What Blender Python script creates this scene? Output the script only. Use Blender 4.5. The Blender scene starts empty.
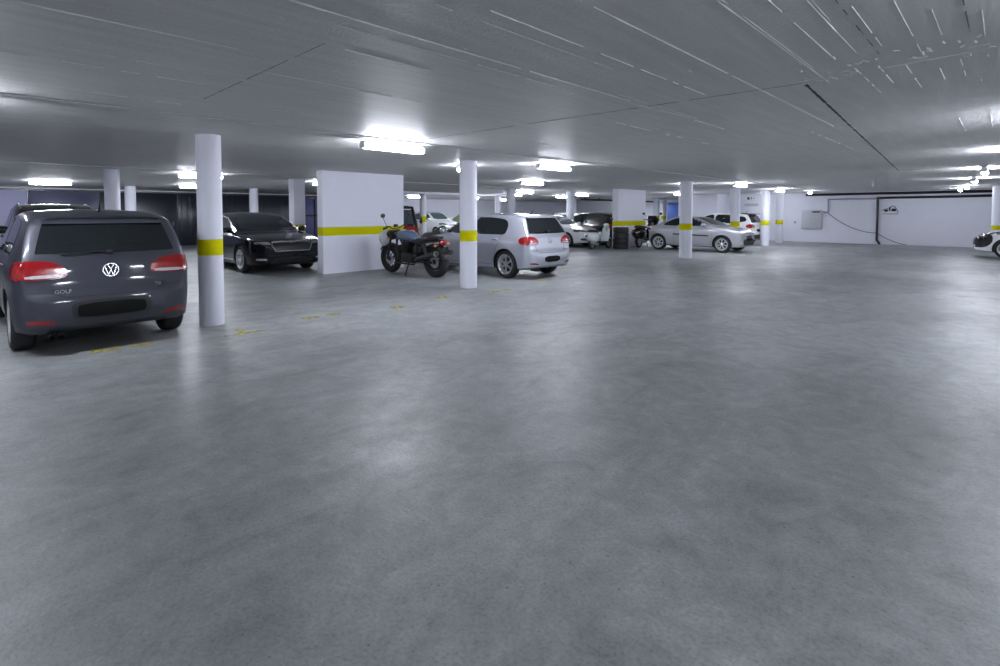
import bpy, bmesh, math, random
from math import sin, cos, pi, radians as R
from mathutils import Vector as V, Matrix as M
from mathutils.bvhtree import BVHTree
from mathutils.geometry import delaunay_2d_cdt
random.seed(7)
SC = bpy.context.scene
COL = SC.collection

# ------------------------------------------------------------------ camera, world, exposure
cd = bpy.data.cameras.new('camera'); cam = bpy.data.objects.new('camera', cd); COL.objects.link(cam)
cam.location = (0, 0, 1.48); cam.rotation_euler = (R(90 - 2.25), 0, R(44))
cd.sensor_width = 36; cd.lens = 525 * 36 / 1000; cd.shift_y = -0.0994
cd.clip_start = 0.05; cd.clip_end = 200
SC.camera = cam
wd = bpy.data.worlds.new('world'); SC.world = wd; wd.use_nodes = True
wd.node_tree.nodes['Background'].inputs[0].default_value = (0.5, 0.55, 0.7, 1)
wd.node_tree.nodes['Background'].inputs[1].default_value = 0.03
SC.view_settings.view_transform = 'Standard'; SC.view_settings.look = 'None'
SC.view_settings.exposure = 0.0; SC.view_settings.gamma = 1; SC.view_settings.use_curve_mapping = False
LAMP = 152.0
try:
    SC.cycles.use_denoising = True
    SC.cycles.max_bounces = 8; SC.cycles.diffuse_bounces = 5
except Exception: pass

# ------------------------------------------------------------------ materials
def nt(name):
    m = bpy.data.materials.new(name); m.use_nodes = True
    t = m.node_tree; return m, t, t.nodes['Principled BSDF']
def mat(name, col, rough=0.5, metal=0.0, var=0.06, scale=30.0, coat=0.0, spec=0.5, bump=0.0, trans=0.0):
    m, t, b = nt(name)
    n = t.nodes.new('ShaderNodeTexNoise'); n.inputs['Scale'].default_value = scale; n.inputs['Detail'].default_value = 4
    tc = t.nodes.new('ShaderNodeTexCoord'); t.links.new(tc.outputs['Object'], n.inputs['Vector'])
    mx = t.nodes.new('ShaderNodeMix'); mx.data_type = 'RGBA'
    mx.inputs[6].default_value = (*[c * (1 - var) for c in col], 1); mx.inputs[7].default_value = (*[min(1, c * (1 + var)) for c in col], 1)
    t.links.new(n.outputs['Fac'], mx.inputs[0]); t.links.new(mx.outputs[2], b.inputs['Base Color'])
    b.inputs['Roughness'].default_value = rough; b.inputs['Metallic'].default_value = metal
    b.inputs['Coat Weight'].default_value = coat; b.inputs['Coat Roughness'].default_value = 0.035
    b.inputs['Specular IOR Level'].default_value = spec
    b.inputs['Transmission Weight'].default_value = trans
    if bump:
        bp = t.nodes.new('ShaderNodeBump'); bp.inputs['Strength'].default_value = bump; bp.inputs['Distance'].default_value = 0.01
        t.links.new(n.outputs['Fac'], bp.inputs['Height']); t.links.new(bp.outputs[0], b.inputs['Normal'])
    return m
def emis(name, col, s):
    m, t, b = nt(name)
    b.inputs['Base Color'].default_value = (*col, 1); b.inputs['Emission Color'].default_value = (*col, 1); b.inputs['Emission Strength'].default_value = s
    return m

def floor_mat():
    m, t, b = nt('polished_concrete_floor'); L = t.links.new
    tc = t.nodes.new('ShaderNodeTexCoord')
    mp = t.nodes.new('ShaderNodeMapping'); L(tc.outputs['Object'], mp.inputs[0]); mp.inputs['Scale'].default_value = (1, 0.7, 1); mp.inputs['Rotation'].default_value = (0, 0, 0.5)
    def noise(sc, det, rough=0.6, vec=mp.outputs[0], dist=0.0):
        n = t.nodes.new('ShaderNodeTexNoise'); n.inputs['Scale'].default_value = sc; n.inputs['Detail'].default_value = det
        n.inputs['Roughness'].default_value = rough; n.inputs['Distortion'].default_value = dist; L(vec, n.inputs['Vector']); return n.outputs['Fac']
    def ramp(f, stops):
        r = t.nodes.new('ShaderNodeValToRGB'); e = r.color_ramp.elements
        e[0].position, e[0].color = stops[0][0], (*stops[0][1], 1); e[1].position, e[1].color = stops[-1][0], (*stops[-1][1], 1)
        for p, c in stops[1:-1]:
            k = e.new(p); k.color = (*c, 1)
        L(f, r.inputs[0]); return r.outputs[0]
    def mixc(f, a, bb, mode='MIX'):
        x = t.nodes.new('ShaderNodeMix'); x.data_type = 'RGBA'; x.blend_type = mode
        if isinstance(f, float): x.inputs[0].default_value = f
        else: L(f, x.inputs[0])
        L(a, x.inputs[6]); L(bb, x.inputs[7]); return x.outputs[2]
    big = ramp(noise(0.35, 6, 0.62, dist=0.6), [(0.3, (0.190, 0.200, 0.206)), (0.5, (0.236, 0.247, 0.252)), (0.72, (0.296, 0.306, 0.311))])
    mid = ramp(noise(2.2, 8, 0.7, dist=1.0), [(0.28, (0.68, 0.68, 0.68)), (0.5, (0.97, 0.97, 0.97)), (0.75, (1.25, 1.25, 1.25))])
    c = mixc(1.0, big, mid, 'MULTIPLY')
    m3 = ramp(noise(7.0, 10, 0.78, tc.outputs['Object'], 0.4), [(0.3, (0.78, 0.78, 0.78)), (0.5, (1, 1, 1)), (0.72, (1.2, 1.2, 1.2))])
    c = mixc(1.0, c, m3, 'MULTIPLY')
    fine = ramp(noise(60, 5, 0.75, tc.outputs['Object']), [(0.25, (0.60, 0.60, 0.60)), (0.5, (1, 1, 1)), (0.85, (1.3, 1.3, 1.3))])
    c = mixc(1.0, c, fine, 'MULTIPLY')
    vo = t.nodes.new('ShaderNodeTexVoronoi'); vo.inputs['Scale'].default_value = 14; L(tc.outputs['Object'], vo.inputs['Vector'])
    spk = ramp(vo.outputs['Distance'], [(0.03, (0.3, 0.3, 0.3)), (0.10, (1, 1, 1))])
    c = mixc(0.7, c, spk, 'MULTIPLY')
    L(c, b.inputs['Base Color'])
    rr = ramp(noise(1.1, 6, 0.65, dist=0.8), [(0.25, (0.34,)*3), (0.75, (0.60,)*3)])
    L(rr, b.inputs['Roughness']); b.inputs['Specular IOR Level'].default_value = 0.45
    bp = t.nodes.new('ShaderNodeBump'); bp.inputs['Strength'].default_value = 0.22; bp.inputs['Distance'].default_value = 0.01
    L(noise(25, 6, 0.7, tc.outputs['Object']), bp.inputs['Height']); L(bp.outputs[0], b.inputs['Normal'])
    return m
def ceil_mat():
    m, t, b = nt('painted_concrete_ceiling'); L = t.links.new
    tc = t.nodes.new('ShaderNodeTexCoord')
    mp = t.nodes.new('ShaderNodeMapping'); L(tc.outputs['Object'], mp.inputs[0]); mp.inputs['Scale'].default_value = (9, 0.8, 1)
    n = t.nodes.new('ShaderNodeTexNoise'); n.inputs['Scale'].default_value = 1.5; n.inputs['Detail'].default_value = 7; L(mp.outputs[0], n.inputs['Vector'])
    r = t.nodes.new('ShaderNodeValToRGB'); e = r.color_ramp.elements
    e[0].position = 0.3; e[0].color = (0.62, 0.62, 0.62, 1); e[1].position = 0.75; e[1].color = (0.72, 0.72, 0.72, 1)
    L(n.outputs['Fac'], r.inputs[0]); L(r.outputs[0], b.inputs['Base Color'])
    b.inputs['Roughness'].default_value = 0.55; b.inputs['Specular IOR Level'].default_value = 0.5
    n2 = t.nodes.new('ShaderNodeTexNoise'); n2.inputs['Scale'].default_value = 6; n2.inputs['Detail'].default_value = 8; L(mp.outputs[0], n2.inputs['Vector'])
    n3 = t.nodes.new('ShaderNodeTexNoise'); n3.inputs['Scale'].default_value = 45; n3.inputs['Detail'].default_value = 4; L(tc.outputs['Object'], n3.inputs['Vector'])
    ad = t.nodes.new('ShaderNodeMath'); ad.operation = 'ADD'; L(n2.outputs['Fac'], ad.inputs[0]); L(n3.outputs['Fac'], ad.inputs[1])
    bp = t.nodes.new('ShaderNodeBump'); bp.inputs['Strength'].default_value = 0.16; bp.inputs['Distance'].default_value = 0.02
    L(ad.outputs[0], bp.inputs['Height']); L(bp.outputs[0], b.inputs['Normal'])
    return m
def mark_mat():
    m, t, b = nt('worn_yellow_paint'); L = t.links.new
    tc = t.nodes.new('ShaderNodeTexCoord'); n = t.nodes.new('ShaderNodeTexNoise'); n.inputs['Scale'].default_value = 14; n.inputs['Detail'].default_value = 6
    L(tc.outputs['Object'], n.inputs['Vector'])
    r = t.nodes.new('ShaderNodeValToRGB'); r.color_ramp.elements[0].position = 0.40; r.color_ramp.elements[1].position = 0.60
    L(n.outputs['Fac'], r.inputs[0]); L(r.outputs[0], b.inputs['Alpha'])
    b.inputs['Base Color'].default_value = (0.50, 0.42, 0.04, 1); b.inputs['Roughness'].default_value = 0.6
    return m

FLOOR = floor_mat(); CEIL = ceil_mat(); MARK = mark_mat()
WHITE = mat('white_wall_paint', (0.74, 0.75, 0.84), 0.6, scale=3, var=0.03, bump=0.05)
YEL = mat('yellow_band_paint', (0.60, 0.56, 0.0), 0.75, var=0.04, scale=8, spec=0.12)
GROOVE = mat('dark_groove', (0.03, 0.03, 0.035), 0.7)
RIDGE = mat('paint_ridge', (0.68, 0.68, 0.69), 0.5)
TUBE = emis('fluorescent_diffuser', (0.86, 0.90, 1.0), LAMP)
HOUS = mat('white_lamp_housing', (0.75, 0.76, 0.78), 0.4)
CONDUIT = mat('grey_conduit', (0.55, 0.55, 0.56), 0.5)
DARKPANEL = mat('dark_navy_panel', (0.012, 0.014, 0.028), 0.28, var=0.2, scale=4)
NAVY = mat('blue_violet_panel', (0.07, 0.08, 0.22), 0.4)
LAVEND = mat('lavender_panel', (0.42, 0.42, 0.62), 0.5, scale=2)
BLACKP = mat('black_pipe', (0.012, 0.012, 0.015), 0.4)
GREYM = mat('grey_metal', (0.35, 0.37, 0.40), 0.45, metal=0.3)
BOXG = mat('grey_cabinet', (0.48, 0.50, 0.53), 0.45)
RUB = mat('black_rubber', (0.012, 0.012, 0.013), 0.75, bump=0.1, scale=80)
BLK = mat('black_plastic', (0.014, 0.014, 0.016), 0.45)
GLOSSB = mat('gloss_black', (0.006, 0.006, 0.007), 0.12, coat=0.6)
GLASS = mat('tinted_glass', (0.010, 0.013, 0.015), 0.03, spec=0.6, var=0.3, scale=5)
GLASSL = mat('pale_glass', (0.05, 0.075, 0.085), 0.04, spec=0.7, var=0.3, scale=4)
CHROME = mat('chrome', (0.70, 0.71, 0.73), 0.25, metal=1.0)
ALLOY = mat('alloy_rim', (0.72, 0.73, 0.75), 0.28, metal=0.85)
DALLOY = mat('dark_alloy', (0.16, 0.165, 0.17), 0.3, metal=0.8)
REDL = mat('red_lamp', (0.26, 0.005, 0.007), 0.12, coat=0.8, var=0.3, scale=25)
CLEARL = mat('clear_lamp', (0.55, 0.56, 0.58), 0.12, coat=0.8, var=0.35, scale=30)
SMOKEL = mat('smoked_headlamp', (0.22, 0.225, 0.24), 0.12, coat=0.6, var=0.5, scale=30)
DLAMP = mat('dark_headlamp', (0.10, 0.105, 0.115), 0.1, coat=0.8, var=0.6, scale=25)
SILVERT = mat('silver_print', (0.55, 0.56, 0.58), 0.3, metal=0.8)
PLATE = mat('black_plate', (0.003, 0.003, 0.003), 0.6, spec=0.2)
P_GREY = mat('dark_grey_metallic', (0.042, 0.045, 0.062), 0.50, metal=0.35, coat=0.45, var=0.05, scale=300)
P_SILV = mat('silver_metallic', (0.50, 0.52, 0.60), 0.34, metal=0.55, coat=1.0, var=0.05, scale=300)
P_SILV2 = mat('warm_silver_metallic', (0.44, 0.45, 0.49), 0.34, metal=0.55, coat=1.0, var=0.05, scale=300)
P_WHITE = mat('white_car_paint', (0.76, 0.77, 0.80), 0.3, coat=1.0, var=0.02)
P_BLACK = mat('black_car_paint', (0.006, 0.006, 0.009), 0.10, metal=0.0, coat=0.0, spec=0.32, var=0.1, scale=200)
P_DARK = mat('anthracite_car_paint', (0.012, 0.011, 0.013), 0.12, metal=0.0, coat=0.0, spec=0.4, var=0.1, scale=200)
BLUEGREY = mat('blue_grey_tank_paint', (0.13, 0.17, 0.27), 0.25, metal=0.3, coat=0.8)
LEATHER = mat('black_leather', (0.014, 0.014, 0.015), 0.55, bump=0.2, scale=60)
ENG = mat('engine_metal', (0.05, 0.05, 0.055), 0.4, metal=0.7)
REDP = mat('red_paint', (0.30, 0.02, 0.015), 0.3, coat=0.5)
ORNG = mat('orange_lamp', (0.7, 0.25, 0.08), 0.3)
FILM = mat('crumpled_film', (0.72, 0.76, 0.80), 0.25, var=0.15, scale=12, bump=0.6, trans=0.35)
GREENC = mat('pale_green_cloth', (0.33, 0.42, 0.24), 0.8, bump=0.3, scale=10)
GREYCLOTH = mat('dark_grey_cloth', (0.045, 0.047, 0.05), 0.8, bump=0.3, scale=15)
BLUEDOOR = mat('blue_door_paint', (0.10, 0.22, 0.75), 0.45)
SIGNW = mat('sign_white', (0.78, 0.80, 0.80), 0.4)
SIGNG = mat('sign_dark_green', (0.02, 0.10, 0.06), 0.5)
VESPAW = mat('cream_scooter_paint', (0.66, 0.70, 0.70), 0.25, coat=0.8)

# ------------------------------------------------------------------ mesh helpers
class MB:
    def __init__(s): s.bm = bmesh.new()
    def add(s, vs, fs, mi=0):
        b = [s.bm.verts.new(v) for v in vs]
        for f in fs:
            try:
                q = s.bm.faces.new([b[i] for i in f]); q.material_index = mi
            except ValueError: pass
        return s
    def box(s, c, d, b=0.0, rot=None, mi=0):
        x, y, z = [k / 2 for k in d]; b = min(b, x * .95, y * .95, z * .95)
        if b <= 0: pts = [(i*x, j*y, k*z) for i in (-1, 1) for j in (-1, 1) for k in (-1, 1)]
        else:
            pts = []
            for i in (-1, 1):
                for j in (-1, 1):
                    for k in (-1, 1):
                        pts += [(i*(x-b), j*(y-b*.3), k*(z-b*.3)), (i*(x-b*.3), j*(y-b), k*(z-b*.3)), (i*(x-b*.3), j*(y-b*.3), k*(z-b)),
                                (i*x, j*(y-b), k*(z-b)), (i*(x-b), j*y, k*(z-b)), (i*(x-b), j*(y-b), k*z)]
        rm = rot if rot is not None else M.Identity(3)
        vs = [s.bm.verts.new(rm @ V(p) + V(c)) for p in pts]
        r = bmesh.ops.convex_hull(s.bm, input=vs)
        for g in r['geom']:
            if isinstance(g, bmesh.types.BMFace): g.material_index = mi
        junk = [g for g in r['geom_interior'] if isinstance(g, bmesh.types.BMVert)]
        if junk: bmesh.ops.delete(s.bm, geom=junk, context='VERTS')
        return s
    def tube(s, path, r, n=8, mi=0, cap=True):
        P = [V(p) for p in path]; rr = r if isinstance(r, (list, tuple)) else [r] * len(P)
        vs = []; fs = []; up = None
        for i, p in enumerate(P):
            d = ((P[min(i+1, len(P)-1)] - p).normalized() + (p - P[max(i-1, 0)]).normalized()).normalized()
            if up is None: up = V((0, 0, 1)) if abs(d.z) < .9 else V((1, 0, 0))
            a = d.cross(up).normalized(); bb = a.cross(d).normalized(); up = bb
            for k in range(n):
                q = 2*pi*k/n; vs.append(p + (a*cos(q) + bb*sin(q)) * rr[i])
        for i in range(len(P)-1):
            for k in range(n):
                fs.append((i*n+k, i*n+(k+1) % n, (i+1)*n+(k+1) % n, (i+1)*n+k))
        if cap: fs += [tuple(range(n))[::-1], tuple(range((len(P)-1)*n, len(P)*n))]
        return s.add(vs, fs, mi)
    def lathe(s, prof, c=(0, 0, 0), axis='Z', n=24, mi=0, closed=False, cap=True):
        vs = []; fs = []; m = len(prof); c = V(c)
        for k in range(n):
            q = 2*pi*k/n
            for r, h in prof:
                if axis == 'Z': p = V((r*cos(q), r*sin(q), h))
                elif axis == 'Y': p = V((r*cos(q), h, r*sin(q)))
                else: p = V((h, r*cos(q), r*sin(q)))
                vs.append(p + c)
        for k in range(n):
            for i in range(m if closed else m-1):
                j = (i+1) % m
                fs.append((k*m+i, k*m+j, ((k+1) % n)*m+j, ((k+1) % n)*m+i))
        if not closed and cap:
            for e in (0, m-1):
                if prof[e][0] > 1e-6: fs.append(tuple(k*m+e for k in range(n)))
        s.add(vs, fs, mi); return s
    def ell(s, c, d, rot=None, nu=16, nv=10, mi=0, sq=1.0):
        vs = []; fs = []; rm = rot if rot is not None else M.Identity(3)
        def pw(t): return math.copysign(abs(t)**sq, t)
        for i in range(nv+1):
            a = -pi/2 + pi*i/nv
            for k in range(nu):
                q = 2*pi*k/nu
                vs.append(rm @ V((pw(cos(a))*pw(cos(q))*d[0], pw(cos(a))*pw(sin(q))*d[1], pw(sin(a))*d[2])) + V(c))
        for i in range(nv):
            for k in range(nu):
                fs.append((i*nu+k, i*nu+(k+1) % nu, (i+1)*nu+(k+1) % nu, (i+1)*nu+k))
        return s.add(vs, fs, mi)
    def prism(s, poly, axis, a, b, mi=0):
        def P(u, v, w): return {'Y': (u, w, v), 'X': (w, u, v), 'Z': (u, v, w)}[axis]
        n = len(poly); vs = [P(*p, a) for p in poly] + [P(*p, b) for p in poly]
        fs = [tuple(range(n))[::-1], tuple(range(n, 2*n))] + [(i, (i+1) % n, n+(i+1) % n, n+i) for i in range(n)]
        return s.add(vs, fs, mi)
    def loft(s, rings, mi=0, cap=True):
        n = len(rings[0]); vs = [p for r in rings for p in r]; fs = []
        for i in range(len(rings)-1):
            for k in range(n): fs.append((i*n+k, i*n+(k+1) % n, (i+1)*n+(k+1) % n, (i+1)*n+k))
        if cap: fs += [tuple(range(n))[::-1], tuple(range((len(rings)-1)*n, len(rings)*n))]
        return s.add(vs, fs, mi)
    def mesh(s, name, mats, ang=35, weld=True):
        if weld: bmesh.ops.remove_doubles(s.bm, verts=s.bm.verts, dist=1e-5)
        bmesh.ops.recalc_face_normals(s.bm, faces=s.bm.faces)
        me = bpy.data.meshes.new(name); s.bm.to_mesh(me); s.bm.free()
        for m in (mats if isinstance(mats, (list, tuple)) else [mats]): me.materials.append(m)
        me.polygons.foreach_set('use_smooth', [True] * len(me.polygons))
        try: me.set_sharp_from_angle(angle=R(ang))
        except Exception: pass
        return me
    def build(s, name, mats, parent=None, ang=35, loc=None, weld=True):
        return link(name, s.mesh(name, mats, ang, weld), parent, loc)
def link(name, me, parent=None, loc=None):
    o = bpy.data.objects.new(name, me); COL.objects.link(o)
    if parent: o.parent = parent
    if loc is not None: o.location = loc
    return o
def tag(o, label, cat, group=None):
    o['label'] = label; o['category'] = cat; o['kind'] = 'thing'
    if group: o['group'] = group
    return o
def thing(name, label, cat, loc=(0, 0, 0), rz=0.0, group=None):
    o = bpy.data.objects.new(name, None); COL.objects.link(o); o.empty_display_size = 0.2
    o.location = loc; o.rotation_euler = (0, 0, rz)
    return tag(o, label, cat, group)
def struct(o): o['kind'] = 'structure'; return o
def dup(o, label, loc, rz=None, parent=None):
    c = o.copy(); COL.objects.link(c)
    if label: c['label'] = label
    if loc is not None: c.location = loc
    if rz is not None: c.rotation_euler = (0, 0, rz)
    if parent: c.parent = parent
    for ch in list(o.children): dup(ch, None, None, None, c)
    return c

# ------------------------------------------------------------------ the setting
HC = 2.50
MB().box((-11, 16, -0.05), (42, 48, 0.1)).build('floor', FLOOR).__setitem__('kind', 'structure')
c = MB(); c.box((-11, 16, HC + 0.1), (42, 48, 0.2))
def ridge(p, q, w=0.010, h=0.006, mi=1, brk=0.0):
    p, q = V((*p, 0)), V((*q, 0)); d = q - p; n = max(1, int(d.length / 0.10)); s = d.normalized().cross(V((0, 0, 1))) * w / 2
    for i in range(n):
        if random.random() < brk: continue
        a = p + d * (i / n); b = p + d * ((i + 1) / n); k = random.uniform(.6, 1.3); z = HC
        k *= .62
        c.add([(*(a - s*k).xy, z), (*(a + s*k).xy, z), (*(b + s*k).xy, z), (*(b - s*k).xy, z), (*a.xy, z - h*k), (*b.xy, z - h*k)],
              [(0, 4, 5, 3), (4, 1, 2, 5), (0, 1, 4), (3, 5, 2)], mi)
# board seams left in the concrete, running with the aisle
for x, y0, y1, w, k in [(-1.5, 1.0, 7.2, .014, .05), (-1.03, 1.5, 4.75, .014, .0), (-2.5, .6, 4.4, .012, .1), (-2.5, 4.9, 6.5, .01, .3), (-3.47, -.6, 1.25, .012, .05), (-3.0, 1.6, 2.5, .012, .2),
                        (-4.6, .2, 1.4, .010, .2), (-3.9, 1.6, 3.0, .008, .1), (-3.2, 5.0, 8.0, .008, .5), (-5.6, -.4, 1.5, .008, .4),
                        (-1.9, 1.8, 4.5, .006, .25), (-1.8, 7.5, 10.5, .008, .4)]:
    ridge((x, y0), (x, y1), w, .007, 1, k)
for x in (-.85, -.72, -.58, -.42, -.30, -.12, .05, .22, .40):
    ridge((x, 2.0 + random.uniform(0, .8)), (x, 4.1 + random.uniform(-.2, .3)), random.uniform(.004, .009), .006, random.choice((0, 0, 1)), .12)
    ridge((x + .05, 4.45), (x + .05, 5.0 + random.uniform(0, .8)), .005, .005, 1, .3)
for x in (.05, .3, -.2): ridge((x - .2, 7.2), (x - .2, 8.8), .01, .008, 1, .4)
for x, y0, y1 in [(-.62, 2.6, 4.15), (-.18, 2.4, 4.0)]: ridge((x, y0), (x, y1), .009, .008, 2, .35)
ridge((-1.18, 4.72), (-1.9, 15.6), .035, .004, 2)
ridge((-1.2, 4.66), (-7.3, 4.5), .010, .003, 2, .1); ridge((-1.2, 4.64), (.8, 4.35), .012, .006, 0, .25); ridge((-1.2, 4.55), (.8, 4.2), .018, .008, 0, .5)
ridge((-2.98, 1.57), (-5.2, 1.57), .008, .003, 2, .1); ridge((-1.9, 15.6), (3, 15.7), .02, .004, 2)
for i in range(36):
    x = random.uniform(-6, 1); y = random.uniform(.5, 9); l = random.uniform(.02, .07)
    ridge((x, y), (x, y + l), .012, .004, 1)
for i in range(70):
    x = random.uniform(-1.15, .6); y = random.uniform(4.0, 4.7); l = random.uniform(.02, .08)
    ridge((x, y), (x + random.uniform(-.03, .03), y + l), .014, .008, 0 if random.random() < .6 else 1)
for i in range(11):
    x = random.uniform(-1.2, .7); y = random.uniform(.8, 3); ridge((x, y), (x, y + random.uniform(.5, 2.0)), .004, .004, 0, .15)
    x = random.uniform(-6, -.5); y = random.uniform(.2, 6); ridge((x, y), (x, y + random.uniform(.6, 2.5)), .003, .0025, 0, .2)
struct(c.build('ceiling', [CEIL, RIDGE, GROOVE], weld=False))
def wall(name, x0, x1, y0, y1, m=WHITE, z0=0, z1=HC):
    return struct(MB().box(((x0+x1)/2, (y0+y1)/2, (z0+z1)/2), (x1-x0, y1-y0, z1-z0)).build(name, m))
wall('wall_far', -11.25, 10, 30.3, 30.6)
wall('wall_deep', -31.2, -11.25, 38.6, 38.9)
wall('wall_core', -13.45, -11.25, 28.5, 38.6)
wall('wall_right', 9.7, 10, -8, 30.3)
wall('wall_near', -31, 10, -8.3, -8)
wall('wall_rear', -30.9, -30.6, 14.2, 38.6)
wall('wall_return', -30.6, -26.8, 14.0, 14.2)
wall('wall_left', -27.1, -26.8, -8, 14.0, DARKPANEL)
struct(MB().box((-20.5, 18.2, 2.455), (.25, 9.6, .09), .01).build('trim_1', WHITE))       # shallow white downstand
struct(MB().box((-26.72, 3.0, 2.43), (.10, 22, .05), .008).build('trim_2', HOUS))      # pale rail above the dark gates

# dark gates along the left wall: each leaf is a thing
def gate(y0, y1, m, label, ribs=True):
    t = thing('garage_gate', label, 'gate', (-26.79, (y0+y1)/2, 0), 0, 'gates along the dark wall')
    w = y1 - y0 - .06; b = MB(); b.box((.02, 0, 1.19), (.04, w, 2.3), .006)
    b.build('gate_leaf', m, t)
    if ribs:
        n = max(3, int(w / .22)); b = MB()
        for k in range(n): b.box((.05, -w/2 + w*(k+.5)/n, 1.19), (.03, .06, 2.2), .01)
        b.build('ribs', m, t)
    MB().box((.055, w/2 - .15, 1.0), (.05, .03, .18), .01).build('handle', GREYM, t)
gate(-3.2, -.1, LAVEND, 'pale violet smooth gate panel at the far left edge of the photo', False)
gate(-.1, 1.9, LAVEND, 'pale lavender gate panel above the roof of the dark van-like car', False)
gate(1.9, 4.1, mat('slate_panel', (.10, .10, .17), .3), 'slate violet gate panel left of the far left column', False)
gate(4.1, 6.9, DARKPANEL, 'smooth dark navy gate right of the slate panel', False)
gate(6.9, 8.6, DARKPANEL, 'ribbed dark gate seen just right of the nearest round column')
gate(8.6, 10.6, DARKPANEL, 'ribbed dark gate behind the black saloon, under a small pale lamp')
gate(10.6, 12.2, DARKPANEL, 'ribbed dark gate left of the blue glazed door')
t = thing('glazed_door', 'blue violet glazed door with dark bars beside the short wall', 'door', (-26.79, 13.1, 0))
MB().box((.02, 0, 1.18), (.04, 1.7, 2.3), .006).build('pane', NAVY, t)
b = MB()
for yy in (-.82, -.28, .28, .82): b.box((.05, yy, 1.18), (.05, .06, 2.3), .008)
b.box((.05, 0, 1.35), (.05, 1.7, .09), .008); b.box((.05, 0, 2.28), (.05, 1.7, .07), .008)
b.build('door_frame', BLK, t)

# columns
def column(x, y, r, label, kind='round', band=True, z0=.925, z1=1.136):
    zs = [0, .004, z0, z1, HC] if band else [0, .004, HC]; b = MB(); n = 72 if kind == 'round' else 4
    for i in range(len(zs)-1):
        mi = 1 if band and i == 2 else 0
        vs = []
        for z in (zs[i], zs[i+1]):
            for k in range(n):
                a = 2*pi*k/n + (pi/4 if n == 4 else 0); q = r * (1.414 if n == 4 else 1)
                vs.append((q*cos(a), q*sin(a), z))
        b.add(vs, [(k, (k+1) % n, n+(k+1) % n, n+k) for k in range(n)], mi)
    o = b.build('column', [WHITE, YEL], None, loc=(x, y, 0))
    return tag(o, label, 'column', 'columns of the garage')
column(-7.58, 2.33, .148, 'nearest round white column with yellow band, right of the dark grey hatchback')
column(-7.68, 7.05, .172, 'white column with yellow band between the motorcycle and the silver hatchback')
column(-7.6, 16.67, .20, 'white column with yellow band in front of the silver coupe')
column(-8.0, 22.1, .18, 'white column with yellow band between the silver coupe and white hatchback')
column(-7.9, 25.5, .19, 'white column with yellow band right behind the white hatchback')
column(-8.05, 28.1, .17, 'white column with yellow band, last of the aisle row before the far wall')
column(-15.05, 2.55, .152, 'white column seen above the roof of the dark grey hatchback, left of a thinner one')
column(-15.3, 7.1, .17, 'white column rising behind the windscreen of the black saloon', 'square')
column(-24.2, 4.66, .18, 'thin far column just right of the column above the grey roof')
column(-22.9, 8.75, .17, 'thin far white column rising above the roof of the black saloon')
column(-22.6, 17.45, .18, 'far white column to the left of the white city car', z0=1.0, z1=1.3)
column(-19.6, 18.3, .17, 'pale column seen just right of the column by the motorcycle')
column(-15.2, 16.4, .19, 'white column rising above the roof of the silver hatchback')
column(-22.8, 23.4, .17, 'slim far column between two rooftops, right of the roof aerial')
column(-14.8, 20.08, .18, 'white column above the windscreen of the dark estate')
column(-22.5, 30.9, .22, 'slim bright column below the dark overhead rail')
column(-17.6, 33.9, .2, 'far white column with yellow band right of the thick pier', z0=1.02, z1=1.27)
column(-18.7, 37.2, .2, 'far white column with yellow band left of the blue door', z0=1.02, z1=1.27)
column(-.22, 27.9, .22, 'white column with yellow band at the right edge behind the white car', z0=.83, z1=1.0)

def pier(x, y0, y1, th, label):
    b = MB()
    for (z0, z1, mi) in ((0, .925, 0), (.925, 1.136, 1), (1.136, HC, 0)):
        vs = [(x - th, y0, z0), (x, y0, z0), (x, y1, z0), (x - th, y1, z0)]; vs += [(p[0], p[1], z1) for p in vs]
        b.add(vs, [(0, 1, 5, 4), (1, 2, 6, 5), (2, 3, 7, 6), (3, 0, 4, 7)] + ([(3, 2, 1, 0)] if z0 == 0 else []) + ([(4, 5, 6, 7)] if z1 == HC else []), mi)
    o = b.build('pier', [WHITE, YEL]); return tag(o, label, 'pier')
pier(-11.83, 6.12, 8.47, .27, 'broad white wall pier with yellow band behind the motorcycle')
pier(-11.85, 19.5, 21.8, .30, 'white wall pier with yellow band behind the tyres and dark scooter')

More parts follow.
